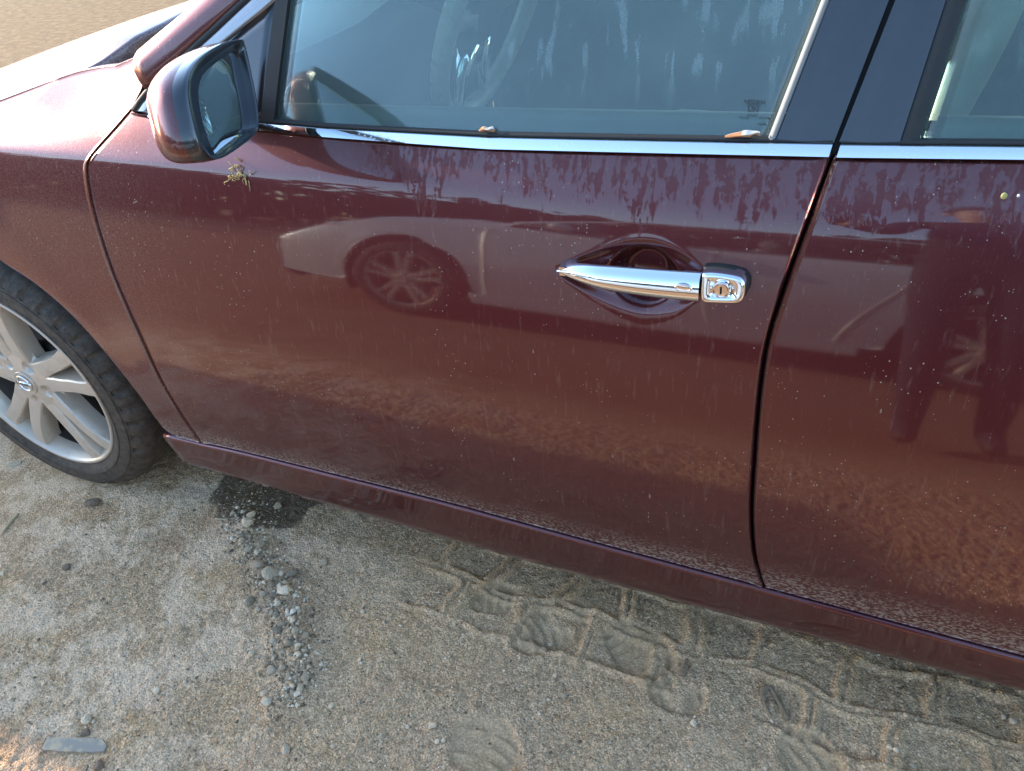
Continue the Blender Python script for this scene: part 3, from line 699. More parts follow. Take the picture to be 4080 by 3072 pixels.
# glass edge lines on the window plane
BARl = hG((1040, 505), (1100, 0)); BARr = hG((1092, 500), (1152, 0))
GSl = hG((3057, 560), (3273, 0)); GSr = hG((3088, 560), (3305, 0))
P1 = hG((3325, 560), (3541, 0)); P2 = hG((3345, 560), (3567, 0)); P3 = hG((3650, 570), (3838, 0))
def ext(L, ztop):
    d = L[1]-L[0]; t = (ztop-L[0][1])/d[1]; return np.array([L[0], L[0]+d*t])
ZT = lambda x: float(np.interp(x, SLx[:, 0], SLx[:, 1]))-.004
def strip(name, L, Rr, mat, parent, yo=0.0, n=24, thick=.004, zbot=None, bulge=.0, topf=None):
    """a band on the window plane between two slanted lines, cut off at the roof rail"""
    L = ext(L, 1.30); Rr = ext(Rr, 1.30)
    if zbot is not None: L = np.array([L[0]+(L[1]-L[0])*((zbot-L[0][1])/(L[1][1]-L[0][1])), L[1]]); Rr = np.array([Rr[0]+(Rr[1]-Rr[0])*((zbot-Rr[0][1])/(Rr[1][1]-Rr[0][1])), Rr[1]])
    rows = []
    for t in np.linspace(0, 1, n):
        a = L[0]+(L[1]-L[0])*t; b = Rr[0]+(Rr[1]-Rr[0])*t; r = []
        for k, w in enumerate(np.linspace(0, 1, 7)):
            p = a+(b-a)*w; e = 0.0
            r.append((p[0], float(SG(p[0], p[1]))+yo+e-bulge*math.sin(math.pi*w), p[1]))
        rows.append(r)
    G = np.array(rows); Gb = G.copy(); Gb[..., 1] += thick
    mb = MB(); mb.grid(G); mb.grid(Gb)
    mb.grid(np.stack([G[:, 0], Gb[:, 0]], 1)); mb.grid(np.stack([G[:, -1], Gb[:, -1]], 1)); mb.grid(np.stack([G[0], Gb[0]], 1)); mb.grid(np.stack([G[-1], Gb[-1]], 1))
    o = obj(name, mb.V, mb.F, mat, parent); fixn(o); return autosmooth(o, 25)
def pane(name, poly, mat, parent, yo=.002, nx_=40, nz_=24, thick=.004):
    """glass pane: poly = left line, right line (x,z pairs bottom/top), top follows the seal line"""
    (l0, l1), (r0, r1) = poly; rows = []
    for u in np.linspace(0, 1, nx_):
        b = l0+(r0-l0)*u; t = l1+(r1-l1)*u; rr = []
        for v in np.linspace(0, 1, nz_):
            p = b+(t-b)*v; rr.append((p[0], float(SG(p[0], p[1]))+yo, p[1]))
        rows.append(rr)
    G = np.array(rows); Gb = G.copy(); Gb[..., 1] += thick; mb = MB(); mb.grid(G); mb.grid(Gb[:, ::-1])
    for a, b in ((G[:, 0], Gb[:, 0]), (G[:, -1], Gb[:, -1]), (G[0], Gb[0]), (G[-1], Gb[-1])): mb.grid(np.stack([a, b], 1))
    o = obj(name, mb.V, mb.F, mat, parent); fixn(o); return o
bl = ext(BARr, 1.16); gl = ext(GSl, 1.30); gl[0] = gl[0]-(gl[1]-gl[0])*.03; bl[0] = bl[0]-(bl[1]-bl[0])*.06
bl[1] = [bl[1][0], min(bl[1][1], ZT(bl[1][0]))]
glass = pane('window_glass', ((bl[0], bl[1]), (gl[0], gl[1])), GLASS, door)
rl = ext(P3, 1.30); rl[0] = rl[0]-(rl[1]-rl[0])*.03
rglass = pane('window_glass', ((rl[0], rl[1]), (np.array([2.62, .95]), np.array([2.62, 1.30]))), GLASSR, rdoor, nx_=30)
strip('window_divider', BARl, BARr, RUBBER, door, -.003, thick=.02, zbot=.935)
strip('window_seal', GSl, GSr, GREYS, door, -.001, thick=.012, zbot=.944, bulge=.003)
strip('pillar_trim', GSr+np.array([.001, 0]), P1, GLOSSB, door, -.003, thick=.012, zbot=.9445, bulge=.0012)
strip('pillar_trim', P2, P3-np.array([.016, 0]), GLOSSB, rdoor, -.003, thick=.012, zbot=.946, bulge=.0012)
strip('window_seal', P3-np.array([.0155, 0]), P3+np.array([.002, 0]), RUBBER, rdoor, -.0015, thick=.014, zbot=.946, bulge=.002)
strip('gap_seal', P1-np.array([.003, 0]), P2+np.array([.003, 0]), RUBBER, rdoor, .012, thick=.01, zbot=.93)
# sail panel (triangle in front of the divider) and bright frame along the pillar
c0 = hG((585, 438))[0]; c1 = hG((1040, 505))[0]; c2 = hG((1100, 0))[0]
def tri(name, a, b, c, mat, parent, yo, thick, n=14):
    rows = []
    for u in np.linspace(0, 1, n):
        p0 = a+(b-a)*u; p1 = a+(c-a)*u; rows.append([((p0+(p1-p0)*v)[0], float(SG(*(p0+(p1-p0)*v)))+yo, (p0+(p1-p0)*v)[1]) for v in np.linspace(0, 1, 8)])
    G = np.array(rows); Gb = G.copy(); Gb[..., 1] += thick; mb = MB(); mb.grid(G); mb.grid(Gb); mb.grid(np.stack([G[:, 0], Gb[:, 0]], 1)); mb.grid(np.stack([G[-1], Gb[-1]], 1)); mb.grid(np.stack([G[:, -1], Gb[:, -1]], 1))
    o = obj(name, mb.V, mb.F, mat, parent); fixn(o); return o
f_lo = hG((590, 440), (870, 190), (1060, 40), (1105, 0)); f_hi = hG((540, 438), (600, 360), (850, 128), (985, 0))
n_ = 40; A_ = resample(np.vstack([f_hi, f_hi[-1]+sl_dir*.45]), n_); B_ = resample(np.vstack([f_lo, f_lo[-1]+sl_dir*.42]), n_)
rows = []
for a, b in zip(A_, B_):
    rows.append([((a+(b-a)*w)[0], float(SG(*(a+(b-a)*w)))-.004+e, (a+(b-a)*w)[1]) for w, e in ((0, .012), (.03, .001), (.2, -.001), (.8, -.001), (.97, .001), (1, .012))])
mb = MB(); mb.grid(np.array(rows)); mb.build('window_frame', SATIN, door)
tri('sail_panel', hG((600, 447))[0], c1, c2, GLOSSB, door, .001, .012)
mb = MB(); mb.tube([(p[0], float(SG(*p))-.002, p[1]) for p in A_], .0065, 8); mb.build('frame_seal', RUBBER, door)

# --- belt mouldings (chrome) and inner wipe seals
def belt(name_c, name_s, up_px, lo_px, parent, x_end=None):
    U = np.array([hit(q, S)[[0, 2]] for q in up_px]); L = np.array([hit(q, S)[[0, 2]] for q in lo_px])
    if x_end: U = np.vstack([U, [x_end, U[-1, 1]+.008]]); L = np.vstack([L, [x_end, L[-1, 1]+.008]])
    n = 120; U = resample(U, n); L = resample(L, n); rows = []; rows2 = []
    for (xu, zu), (xl, zl) in zip(U, L):
        yu = float(S(xu, zu)); yl = float(S(xl, zl)); P = []
        for w, o in ((0, .004), (.0, -.0050), (.03, -.0060), (.5, -.0066), (.97, -.0060), (1.0, -.0050), (1.0, .006)):
            P.append((xl+(xu-xl)*w, yl+(yu-yl)*w+o, zl+(zu-zl)*w))
        rows.append(P)
        rows2.append([(xu, yu-.001, zu+.0002), (xu, yu-.002, zu+.0016), (xu, yu+.002, zu+.0036), (xu, float(SG(xu, zu+.004))+.003, zu+.0042), (xu, yu+.02, zu-.006)])
    G = np.array(rows); mb = MB(); mb.grid(G)
    for k in (0, -1): mb.add(G[k], [tuple(range(7))])
    mb.build(name_c, CHROME, parent, sharp=22)
    mb = MB(); mb.grid(np.array(rows2)); mb.build(name_s, RUBBER, parent)
    lo = np.array([(p[0][0], p[0][1]-.0005, p[0][2]-.0022) for p in rows]); mb = MB(); mb.tube([tuple(v) for v in lo[::3]], .0022, 6); mb.build('chrome_lower_seal', RUBBER, parent)
belt('belt_chrome', 'belt_seal', [(600, 452), (1042, 486), (1300, 508), (1955, 543), (2900, 562), (3319, 568)], [(600, 462), (1042, 514), (1300, 541), (1955, 589), (2900, 610), (3303, 619)], door)
belt('belt_chrome', 'belt_seal', [(3350, 571), (4080, 578)], [(3334, 621), (4080, 629)], rdoor, XREAR+.03)

# --- door handle
def sect(T, Bm, back, n=22, p=1.55):
    """closed section between top T and bottom Bm points; stands out by HO from the panel, ridge in the middle"""
    c = (T+Bm)/2; h = (T-Bm)/2; out = []
    for k in range(n):
        a = 2*math.pi*k/n; ca, sa = math.cos(a), math.sin(a)
        v = math.copysign(abs(sa)**(2/2.6), sa); o = math.copysign(abs(ca)**(2/p), ca)
        q = c+h*v; dep = .012*o if o > 0 else back*o
        out.append((q[0], q[1]-dep, q[2]))
    return out
n_ = 44; GT = smoothline(grip_top, n_, 2); GBm = smoothline(grip_bot, n_, 2); rows = []
for i in range(n_):
    u = i/(n_-1); e = math.sqrt(max(0, 1-(1-u/.12)**2)) if u < .12 else 1
    T, Bm = GT[i].copy(), GBm[i].copy(); c = (T+Bm)/2; T = c+(T-c)*max(e, .25); Bm = c+(Bm-c)*max(e, .25)
    sh = .013*(1-min(1, u/.35))**2; T[1] += sh; Bm[1] += sh
    rows.append(sect(T, Bm, .010 if u > .1 else .016))
mb = MB(); G = np.array(rows); mb.grid(G, closev=True)
mb.add(G[0], [tuple(range(22))]); mb.add(G[-1], [tuple(range(22))])
# tie the ends of the grip back to the door
for u, ln in ((3, .03), (n_-5, .035)):
    c = (GT[u]+GBm[u])/2; mb.box((c[0]-.008, c[1], c[2]-.006), (c[0]+.010, c[1]+ln, c[2]+.006))
handle = mb.build('door_handle', CHROMEC, door, sharp=50)
# lock cover behind the grip
lc = np.array([hH(q) for q in [(1507, 566), (1600, 562), (1780, 588), (1835, 610), (1857, 650), (1857, 700), (1850, 760), (1830, 792), (1790, 806), (1600, 800), (1492, 797), (1497, 680)]])
lcp = smoothline(np.vstack([lc, lc[:1]]), 48, 2)[:-1]; cc = lcp.mean(0); mb = MB(); rings = []
for s, o in ((1.0, .014), (1.0, .003), (.985, -.002), (.94, -.0055), (.80, -.0065)):
    q = cc+(lcp-cc)*s; q[:, 1] += o; rings.append(q)
# dished field round the key cylinder
kc = hH((1662, 697)); 
for s, o in ((.66, -.006), (.5, -.0035), (.36, -.0015)):
    ctr = cc*(s)+kc*(1-s)*1.0; q = (cc+(lcp-cc)*s)*1.0; q = q+(kc-cc)*(1-s); q[:, 1] += o; rings.append(q)
mb.grid(np.stack(rings, 1), closeu=True); o_ = len(mb.V); mb.add(rings[-1], [tuple(range(len(lcp)))])
lock = mb.build('lock_cover', CHROMEC, door, sharp=60)
q = np.array([hH(a, HO+.000) for a in [(1507, 566), (1600, 562), (1780, 588), (1870, 640), (1868, 760), (1800, 822), (1600, 812), (1490, 806)]]); q = smoothline(np.vstack([q, q[:1]]), 48, 2)[:-1]; cq = q.mean(0)
rr = [];
for s, o in ((1.02, .022), (1.02, .009), (1.0, .006), (.9, .006)):
    w = cq+(q-cq)*s; w[:, 1] += o; rr.append(w)
mb = MB(); mb.grid(np.stack(rr, 1), closeu=True); mb.build('lock_gasket', RUBBER, door)
# key cylinder: axis along the panel normal
def disc(name, c, prof, mat, parent, n=32, sx=1.0, tilt=0.0):
    rows = []
    for k in range(n):
        a = 2*math.pi*k/n; rows.append([(c[0]+r*math.cos(a)*sx, c[1]+h, c[2]+r*math.sin(a)) for r, h in prof])
    G = np.array(rows); mb = MB(); mb.grid(G, closeu=True); mb.add(G[:, -1], [tuple(range(n))]); return mb.build(name, mat, parent, sharp=40)
cyl = disc('key_cylinder', kc, [(.0112, .006), (.0108, -.0055), (.0100, -.0075), (.0088, -.0075), (.0084, -.005), (.0080, -.005), (.0076, -.0066), (.002, -.0070)], CHROMEC, door)
mb = MB(); mb.box((kc[0]-.0011, kc[1]-.0078, kc[2]-.0045), (kc[0]+.0011, kc[1]-.0068, kc[2]+.0045)); mb.build('key_slot', DARK, door, False)
bc = hH((1352, 697), HO+.011); bt = disc('handle_button', bc, [(.0058, .004), (.0058, -.0006), (.0052, -.0018), (.0045, -.0018), (.0041, -.0008), (.0036, -.0010), (.001, -.0014)], CHROMEC, door, 28, 1.9)

# --- mirror
mirror = tag(empty('unused', (0, 0, 0)), None); bpy.data.objects.remove(mirror)
MC = ray_y((905, 400), -.035); MN = np.array([.90, .40, .10]); MN /= np.linalg.norm(MN)
def onplane(q, o=0.0):
    d = ray(q); c = MC+MN*o; t = ((c-CAM)@MN)/(d@MN); return CAM+d*t
mz = lambda z: (z[0]*.4982, z[1]*.4982)
outer = [(1940, 312), (1968, 400), (2005, 580), (2045, 770), (2066, 930), (2066, 1020), (2035, 1085), (1950, 1152), (1840, 1230), (1750, 1278), (1680, 1280), (1625, 1235), (1580, 1150), (1550, 1060), (1525, 950), (1492, 800), (1480, 690), (1498, 590), (1555, 490), (1650, 405), (1790, 335), (1890, 312)]
inner = [(1890, 405), (1925, 450), (1955, 580), (1990, 750), (2022, 930), (2028, 1005), (2000, 1050), (1930, 1105), (1840, 1185), (1760, 1245), (1722, 1240), (1692, 1180), (1662, 1105), (1632, 1010), (1600, 890), (1586, 770), (1588, 690), (1610, 620), (1650, 565), (1720, 505), (1800, 455), (1855, 415)]
NO = 72
OU = smoothline([onplane(mz(q)) for q in outer+outer[:1]], NO+1, 2)[:-1]
IN = smoothline([onplane(mz(q), -.010) for q in inner+inner[:1]], NO+1, 2)[:-1]
def align(A, B):  # roll B so that indices match A's directions
    k = min(range(len(B)), key=lambda r: np.linalg.norm(np.roll(B, r, 0)-A, axis=1).sum()); return np.roll(B, k, 0)
IN = align(OU, IN); oc = OU.mean(0)
fwd = np.array([-.93, -.28, -.03])
ring_a = OU+(IN-OU)*.25+MN*.003; ring_b = OU*.35+IN*.65-MN*.004
mb = MB(); mb.grid(np.stack([OU-MN*.016, OU-MN*.004, OU+(IN-OU)*.06+MN*.0015, ring_a, ring_b, IN, IN-MN*.012], 1), closeu=True); mtrim = mb.build('mirror_trim', GLOSSB, car)
rings = [OU-MN*.0155+(oc-OU)*.02]
D = .105
for t in (.08, .18, .30, .42, .55, .66, .76, .85, .92, .97, .995):
    s = (1-t**2.9)**(1/2.3); s = max(s, .05)
    c = oc+fwd*D*t+np.array([0, .035*t*t, -.020*t*t]); rings.append(c+(OU-oc)*s-MN*.0155*(1-t))
G = np.stack(rings, 1); mb = MB(); mb.grid(G, closeu=True); mb.add(G[:, -1], [tuple(range(NO))])
mb.M = [1 if (np.mean([mb.V[i][2] for i in f]) < oc[2]-.056) else 0 for f in mb.F]
mh = mb.build('mirror_housing', PAINT, car, mats=[PAINT, GLOSSB])
ig = [IN-MN*.003+(IN.mean(0)-IN)*.012]; gc = IN.mean(0)-MN*.003
rows = [gc+(ig[0]-gc)*s for s in (1.0, .75, .5, .25, .04)]; rows = [r+MN*.0022*(1-np.linspace(1, .04, 5)[i]**2) for i, r in enumerate(rows)]
mb = MB(); G = np.stack(rows, 1); mb.grid(G, closeu=True); mb.add(G[:, -1], [tuple(range(NO))]); mb.build('mirror_glass', MIRRORG, car)
mb = MB(); a0 = oc+np.array([-.085, .015, -.042]); a1 = np.array([.765, float(SG(.765, .975))+.012, .972])
rows = []
for t in np.linspace(0, 1, 10):
    c = a0+(a1-a0)*t; rows.append([(c[0]+.036*(1+.3*t)*math.cos(a), c[1], c[2]+.017*(1+.3*t)*math.sin(a)) for a in np.linspace(0, 2*math.pi, 17)[:-1]])
G = np.array(rows); mb.grid(G, closev=True); mb.add(G[0], [tuple(range(16))]); mb.build('mirror_arm', BLACKT, car)
# far mirror
mb = MB(); G = np.array([[(.93+.06*math.cos(a)*math.sin(b), 2*YC+.03+.09*math.sin(a)*math.sin(b), 1.02+.065*math.cos(b)) for b in np.linspace(.05, 3.09, 12)] for a in np.linspace(0, 2*math.pi, 21)[:-1]]); mb.grid(G, closeu=True); mb.build('far_mirror', PAINT, car)

# --- wheels
def make_wheel():
    w = empty('unused', (0, 0, 0))
    return w
WZ, WYF = .333, .022
def tyre_mesh():
    Rt = .334; prof = []
    # outer bead to outer sidewall to tread to inner sidewall   (radius, y from the outer face)
    prof = [(.238, .030), (.243, .018), (.248, .011), (.256, .008), (.262, .004), (.270, .0015), (.2705, -.0004), (.2735, -.0004), (.274, .0012), (.292, .002), (.2985, .0035), (.299, .0020), (.3015, .0026), (.302, .0052), (.306, .007), (.310, .0075), (.318, .013), (.327, .024), (.3325, .038), (.334, .055), (.334, .105), (.334, .150), (.334, .190), (.331, .208), (.318, .226), (.29, .238), (.25, .225), (.235, .205)]
    n = 264; G = np.zeros((n, len(prof), 3))
    for i in range(n):
        a = 2*math.pi*i/n; ca, sa = math.cos(a), math.sin(a)
        blk = (i % 6) < 4
        for j, (r, h) in enumerate(prof):
            rr = r
            if j in (15, 16, 17) and not blk: rr -= .0045; h = h+.003
            if j in (18, 20) and not blk: rr -= .003
            z = rr*sa
            if z < -.326: h = h-.004*(1 if j < 16 else 0)
            G[i, j] = (rr*ca, h, max(z, -.3325))
    return G
def wheel_parts(x, mirror=False, detailed=True):
    ff = (lambda V: V) if not mirror else (lambda V: V*np.array([1, -1, 1])+np.array([0, 2*YC, 0]))
    base = np.array([x, WYF, WZ])
    def put(mb, name, mat, parent, sharp=None, mats=None):
        V = np.array(mb.V)+base; mb.V = [tuple(v) for v in ff(V)]
        return mb.build(name, mat, parent, sharp=sharp, mats=mats)
    mb = MB(); mb.grid(tyre_mesh(), closeu=True); ty = put(mb, 'tyre', TYRE, car, 28)
    # rim barrel and lip
    mb = MB(); mb.grid(lathe([(.2440, .022), (.2475, .0125), (.2465, .0095), (.2420, .0085), (.2385, .011), (.2360, .018), (.2300, .030), (.2270, .040), (.2255, .050)], (0, 0, 0), n=96), closeu=True)
    rim = put(mb, 'rim', ALLOY, car)
    mb = MB(); mb.grid(lathe([(.2262, .049), (.2230, .07), (.2170, .10), (.2130, .17), (.225, .21)], (0, 0, 0), n=72), closeu=True); put(mb, 'barrel', DISC, rim)
    # spokes: five pairs, each a raised beam with sloping flanks
    for k in range(5):
        mb = MB(); c = R(17+72*k)
        for sgn in (-1, 1):
            rows = []
            for t in np.linspace(0, 1, 15):
                r = .045+(.2365-.045)*t; ang = c+sgn*R(np.interp(t, [0, .25, .6, 1], [21, 13.0, 10.5, 11.5]))
                wd_ = np.interp(t, [0, .2, .5, .8, 1], [.024, .0205, .0178, .0180, .0220]); yo = np.interp(t, [0, .15, .5, .85, 1], [.026, .020, .0155, .0135, .0165])
                er = np.array([math.cos(ang), 0, math.sin(ang)]); et = np.array([-math.sin(ang), 0, math.cos(ang)])
                # inner flank (towards the twin spoke) is shallow and wide, the outer is steep
                P = []
                for s_, dy in ((-1.40, .045), (-1.22, .024), (-1.0, .0042), (-.85, .0008), (-.3, 0), (.35, 0), (.85, .001), (.98, .005), (1.10, .024), (1.18, .045)):
                    P.append(er*r+et*wd_*s_*sgn+np.array([0, yo+dy, 0]))
                rows.append(P)
            mb.grid(np.array(rows))
        put(mb, 'spoke', ALLOY, rim, 24)
    # hub face with five lug pockets
    mb = MB(); n = 120; rings = []
    rr_ = np.r_[.030, np.linspace(.036, .098, 20)]
    G = np.zeros((n, len(rr_), 3))
    for i in range(n):
        a = 2*math.pi*i/n
        for j, r in enumerate(rr_):
            y = np.interp(r, [.03, .036, .06, .085, .098], [.016, .0150, .0185, .0235, .040])
            for k in range(5):
                la = R(53+72*k); dx = r*math.cos(a-la)-.060; dz = r*math.sin(a-la)
                # teardrop pocket opening towards the rim
                wv = .0135*(1+.35*np.clip(-dx/.02, -1, 1)); dq = math.hypot(dx/.0165, dz/max(wv, .004)); y += .026*float(sstep(1.12, .82, dq))
            web = 0.0
            dmin = min(abs(((math.degrees(a)-17-72*k+180) % 360)-180) for k in range(5)); rim_r = .098-.020*float(sstep(22, 36, dmin))
            rr2 = r*(rim_r/.098) if r > .07 else r
            G[i, j] = (rr2*math.cos(a), y, rr2*math.sin(a))
    mb.grid(G, closeu=True); put(mb, 'hub', ALLOY, rim)
    for k in range(5):
        la = R(53+72*k); c = (.060*math.cos(la), .036, .060*math.sin(la)); mb = MB()
        mb.grid(lathe([(.0105, .012), (.0105, .002), (.0085, 0), (.001, -.0005)], c, n=6), closeu=True); put(mb, 'lug_nut', DISC, rim, 30)
    mb = MB(); mb.grid(lathe([(.0315, .016), (.0315, .0125), (.0295, .0105), (.0275, .0115), (.026, .012), (.001, .0100)], (0, 0, 0), n=48), closeu=True); hc = put(mb, 'hub_cap', ALLOY, rim)
    if detailed:
        mb = MB(); mb.tube([(.0200*math.cos(a), .0098, .0200*math.sin(a)) for a in np.linspace(0, 2*math.pi, 33)[:-1]], .0026, 8, closed=True)
        mb.box((-.0245, .0075, -.0048), (.0245, .0118, .0048)); put(mb, 'emblem', CHROMEC, rim)
        tx = text_mesh('NISSAN', .0072); V = tx*1.0
    mb = MB(); mb.grid(lathe([(.16, .105), (.16, .098), (.07, .098), (.07, .085), (.001, .085)], (0, 0, 0), n=48), closeu=True); put(mb, 'brake_disc', DISC, car)
def text_mesh(txt, size):
    return np.zeros((0, 3))
def text_obj(name, txt, size, mat, parent, origin, ex, ey, mirror=False):
    cu = bpy.data.curves.new(name, 'FONT'); cu.body = txt; cu.size = size; cu.align_x = 'CENTER'; cu.extrude = .00015
    t = bpy.data.objects.new(name, cu); COL.objects.link(t); dg = bpy.context.evaluated_depsgraph_get(); me = bpy.data.meshes.new_from_object(t.evaluated_get(dg)); bpy.data.objects.remove(t)
    V = np.array([v.co[:] for v in me.vertices]); F = [tuple(p.vertices) for p in me.polygons]
    ex = np.array(ex, float); ey = np.array(ey, float); en = np.cross(ex, ey); o = np.array(origin, float)
    W = o+V[:, :1]*ex+V[:, 1:2]*ey+V[:, 2:3]*en; bpy.data.meshes.remove(me)
    return obj(name, W, F, mat, parent, False)
wheel_parts(0); wheel_parts(2.79, detailed=False); wheel_parts(0, True, False); wheel_parts(2.79, True, False)
_rim = [o for o in bpy.data.objects if o.name == 'rim'][0]
text_obj('emblem_lettering', 'NISSAN', .0098, BLACKT, _rim, (0, WYF+.0070, WZ-.0034), (1, 0, 0), (0, 0, 1))
# etched maker's mark on the glass
def glass_text(txt, q, size):
    p = hit(q, SG, .0012); ey = np.array([0, TUM, 1.0]); ey /= np.linalg.norm(ey)
    return text_obj('glass_lettering', txt, size, INTD, door, p, (.9998, 0.0, .0), ey)
glass_text('NISSAN', (3005, 414), .0068); glass_text('UNITED', (3003, 426), .0042); glass_text('UN', (3000, 447), .0085); glass_text('SOLAR', (2998, 464), .0036); glass_text('M39 AS2', (2962, 472), .0032); glass_text('DOT 43R', (3048, 474), .0032); glass_text('000185', (3036, 498), .0034)

# --- interior
mb = MB(); rows = []
for v in np.linspace(0, 1, 60):
    y = .22+v*(2*YC-.44); e = min(1, v/.05, (1-v)/.05); e = math.sin(e*math.pi/2); hd = math.exp(-((y-.62)/.17)**4)*.030
    P = [(.50, .965), (.60, .985), (.70, 1.000+hd*.2), (.80, 1.000+hd*.5), (.875, .985+hd*.6), (.90, .94+hd*.5), (.84, .87), (.80, .74), (.72, .60)]
    rows.append([(x-.12*(1-e)*(x > .65), y, z+.026-.035*(1-e)) for x, z in P])
mb.grid(np.array(rows)); mb.M = [1 if k % 8 >= 4 else 0 for k in range(len(mb.F))]; dash = obj('dashboard', mb.V, mb.F, None, car, True, [DASHM, INTD], mb.M)
mb = MB(); mb.box((.66, .30, 1.020), (.69, .62, 1.030)); mb.build('defroster_vent', INTD, car, False)
# side vent
vc = ray_y((1205, 395), .24); mb = MB(); mb.tube([(vc[0]+.006*math.cos(a), vc[1]+.035*math.cos(a), vc[2]+.030*math.sin(a)) for a in np.linspace(0, 2*math.pi, 33)[:-1]], .0028, 8, closed=True); mb.build('vent_ring', CHROMEC, car)
# steering wheel
sc = np.array([1.075, .52, 1.000]); tl = R(24); e1 = np.array([0, 1, 0.]); e2 = np.array([math.sin(tl), 0, math.cos(tl)]); en = np.array([math.cos(tl), 0, -math.sin(tl)])
mb = MB(); mb.tube([tuple(sc+.185*(e1*math.cos(a)+e2*math.sin(a))) for a in np.linspace(0, 2*math.pi, 73)[:-1]], .0165, 16, closed=True)
swo = mb.build('steering_wheel', SWHEEL, car)
mb = MB()
rows = []
for a in np.linspace(0, 2*math.pi, 33)[:-1]:
    rows.append([tuple(sc-en*.03+(e1*math.cos(a)*1.1+e2*math.sin(a)*.85-e2*.0)*r+en*h) for r, h in ((.085, -.02), (.085, .012), (.075, .024), (.045, .030), (.002, .032))])
mb.grid(np.array(rows), closeu=True); mb.build('airbag_hub', INTD, swo)
for ang in (0, 180, 250, 290):
    a = R(ang); mb = MB(); d_ = e1*math.cos(a)+e2*math.sin(a); mb.tube([tuple(sc-en*.022+d_*.06), tuple(sc-en*.016+d_*.12), tuple(sc+d_*.178)], [.022, .014, .012], 8); mb.build('wheel_spoke', CHROMEC if ang > 200 else INTM, swo)
mb = MB(); mb.tube([tuple(sc-en*.05), tuple(sc-en*.35)], .04, 12); mb.build('steering_column', INTD, car)
# inner door panels
for ff, nm in ((lambda v: v, 'door_trim'), (lambda v: 2*YC-v, 'far_door_trim')):
    rows = []
    for x in np.linspace(.64, XREAR, 50):
        zb = float(ZB(x)); y0 = float(SG(x, zb))+.020
        rows.append([(x, ff(y0), zb-.05), (x, ff(y0), zb+.004), (x, ff(y0+.010), zb+.013), (x, ff(y0+.03), zb+.010), (x, ff(y0+.055), zb-.02), (x, ff(y0+.06), zb-.2), (x, ff(y0+.10), zb-.26), (x, ff(y0+.06), zb-.32), (x, ff(y0+.06), .3)])
    mb = MB(); mb.grid(np.array(rows)); mb.build(nm, INTM, car)
mb = MB(); mb.box((.55, .22, .262), (XREAR+.1, 2*YC-.22, .29)); mb.box((.75, YC-.12, .29), (1.9, YC+.12, .62)); mb.build('cabin_floor', INTD, car, False)
def seat(cx, cy, nm='seat', wide=.26, mat=BEIGE, back=1.02):
    rows = []
    def rb(mb, P, w, t):
        rows = []
        for (x, z), tt in zip(P, t):
            pass
    mb = MB()
    # cushion
    G = np.array([[(cx-.28+.52*u, cy+wide*math.copysign(abs(math.cos(a))**.5, math.cos(a)), .46+.06*u*-.6+.075*math.copysign(abs(math.sin(a))**.6, math.sin(a))-.05*(abs(u-.5)*2)**6) for a in np.linspace(0, 2*math.pi, 25)[:-1]] for u in np.linspace(0, 1, 12)])
    mb.grid(G, closev=True); mb.add(G[0], [tuple(range(24))]); mb.add(G[-1], [tuple(range(24))])
    G = np.array([[(cx+.20+.24*h+.075*math.cos(a)*(1-.55*h**4), cy+wide*(1-.22*h**2)*math.copysign(abs(math.sin(a))**.45, math.sin(a)), .46+(back-.46)*h+.0*a) for a in np.linspace(0, 2*math.pi, 25)[:-1]] for h in np.linspace(0, 1, 14)])
    mb.grid(G, closev=True); mb.add(G[-1], [tuple(range(24))])
    G = np.array([[(cx+.46+.05*math.cos(a)*math.sin(b), cy+.13*math.copysign(abs(math.sin(a))**.5, math.sin(a))*math.sin(b)**.5, back+.09+.10*math.cos(b)) for a in np.linspace(0, 2*math.pi, 21)[:-1]] for b in np.linspace(.02, 3.12, 10)])
    if wide < .4: mb.grid(G, closev=True)
    return mb.build(nm, mat, car)
seat(1.38, .54); seat(1.38, 2*YC-.54); seat(2.28, YC, 'rear_seat', .62, BEIGE, .98)

# ------------------------------------------------------------------ copies of the car: a white one alongside, an unseen grey one added ahead to cast shade
def copy_tree(o, parent=None, swap=None):
    c = o.copy(); COL.objects.link(c); c.parent = parent
    if parent: c.matrix_parent_inverse = o.matrix_parent_inverse.copy()
    if swap and o.type == 'MESH':
        for i, sl_ in enumerate(c.material_slots):
            if o.data.materials[i] in swap: sl_.link = 'OBJECT'; sl_.material = swap[o.data.materials[i]]
    for ch in list(o.children):
        if ch.name.startswith(('glass_lettering', 'emblem')): continue
        copy_tree(ch, c, swap)
    return c
GREYP = plain('grey_paint', (.10, .105, .11), .35, .4, 1.0, .05, 3)
wcar = copy_tree(car, None, {PAINT: WHITEP, SILLP: WHITEP, HOODP: WHITEP, GLASS: WSGLASS, GLASSR: WSGLASS}); wcar.name = 'parked_car'
wcar.location = (1.4-.42, YC-4.25, 0); tag(wcar, 'white sedan mirrored in the maroon door, parked behind the photographer', 'car')
shade_car = copy_tree(car, None, {PAINT: GREYP, SILLP: GREYP, HOODP: GREYP, GLASS: WSGLASS, GLASSR: WSGLASS}); shade_car.name = 'parked_car'
shade_car.location = (1.4-6.45, YC-.17, 0); shade_car.scale = (1, 1, 1.12); tag(shade_car, 'unseen grey car added ahead to cast the shadow beside the maroon sedan', 'car')

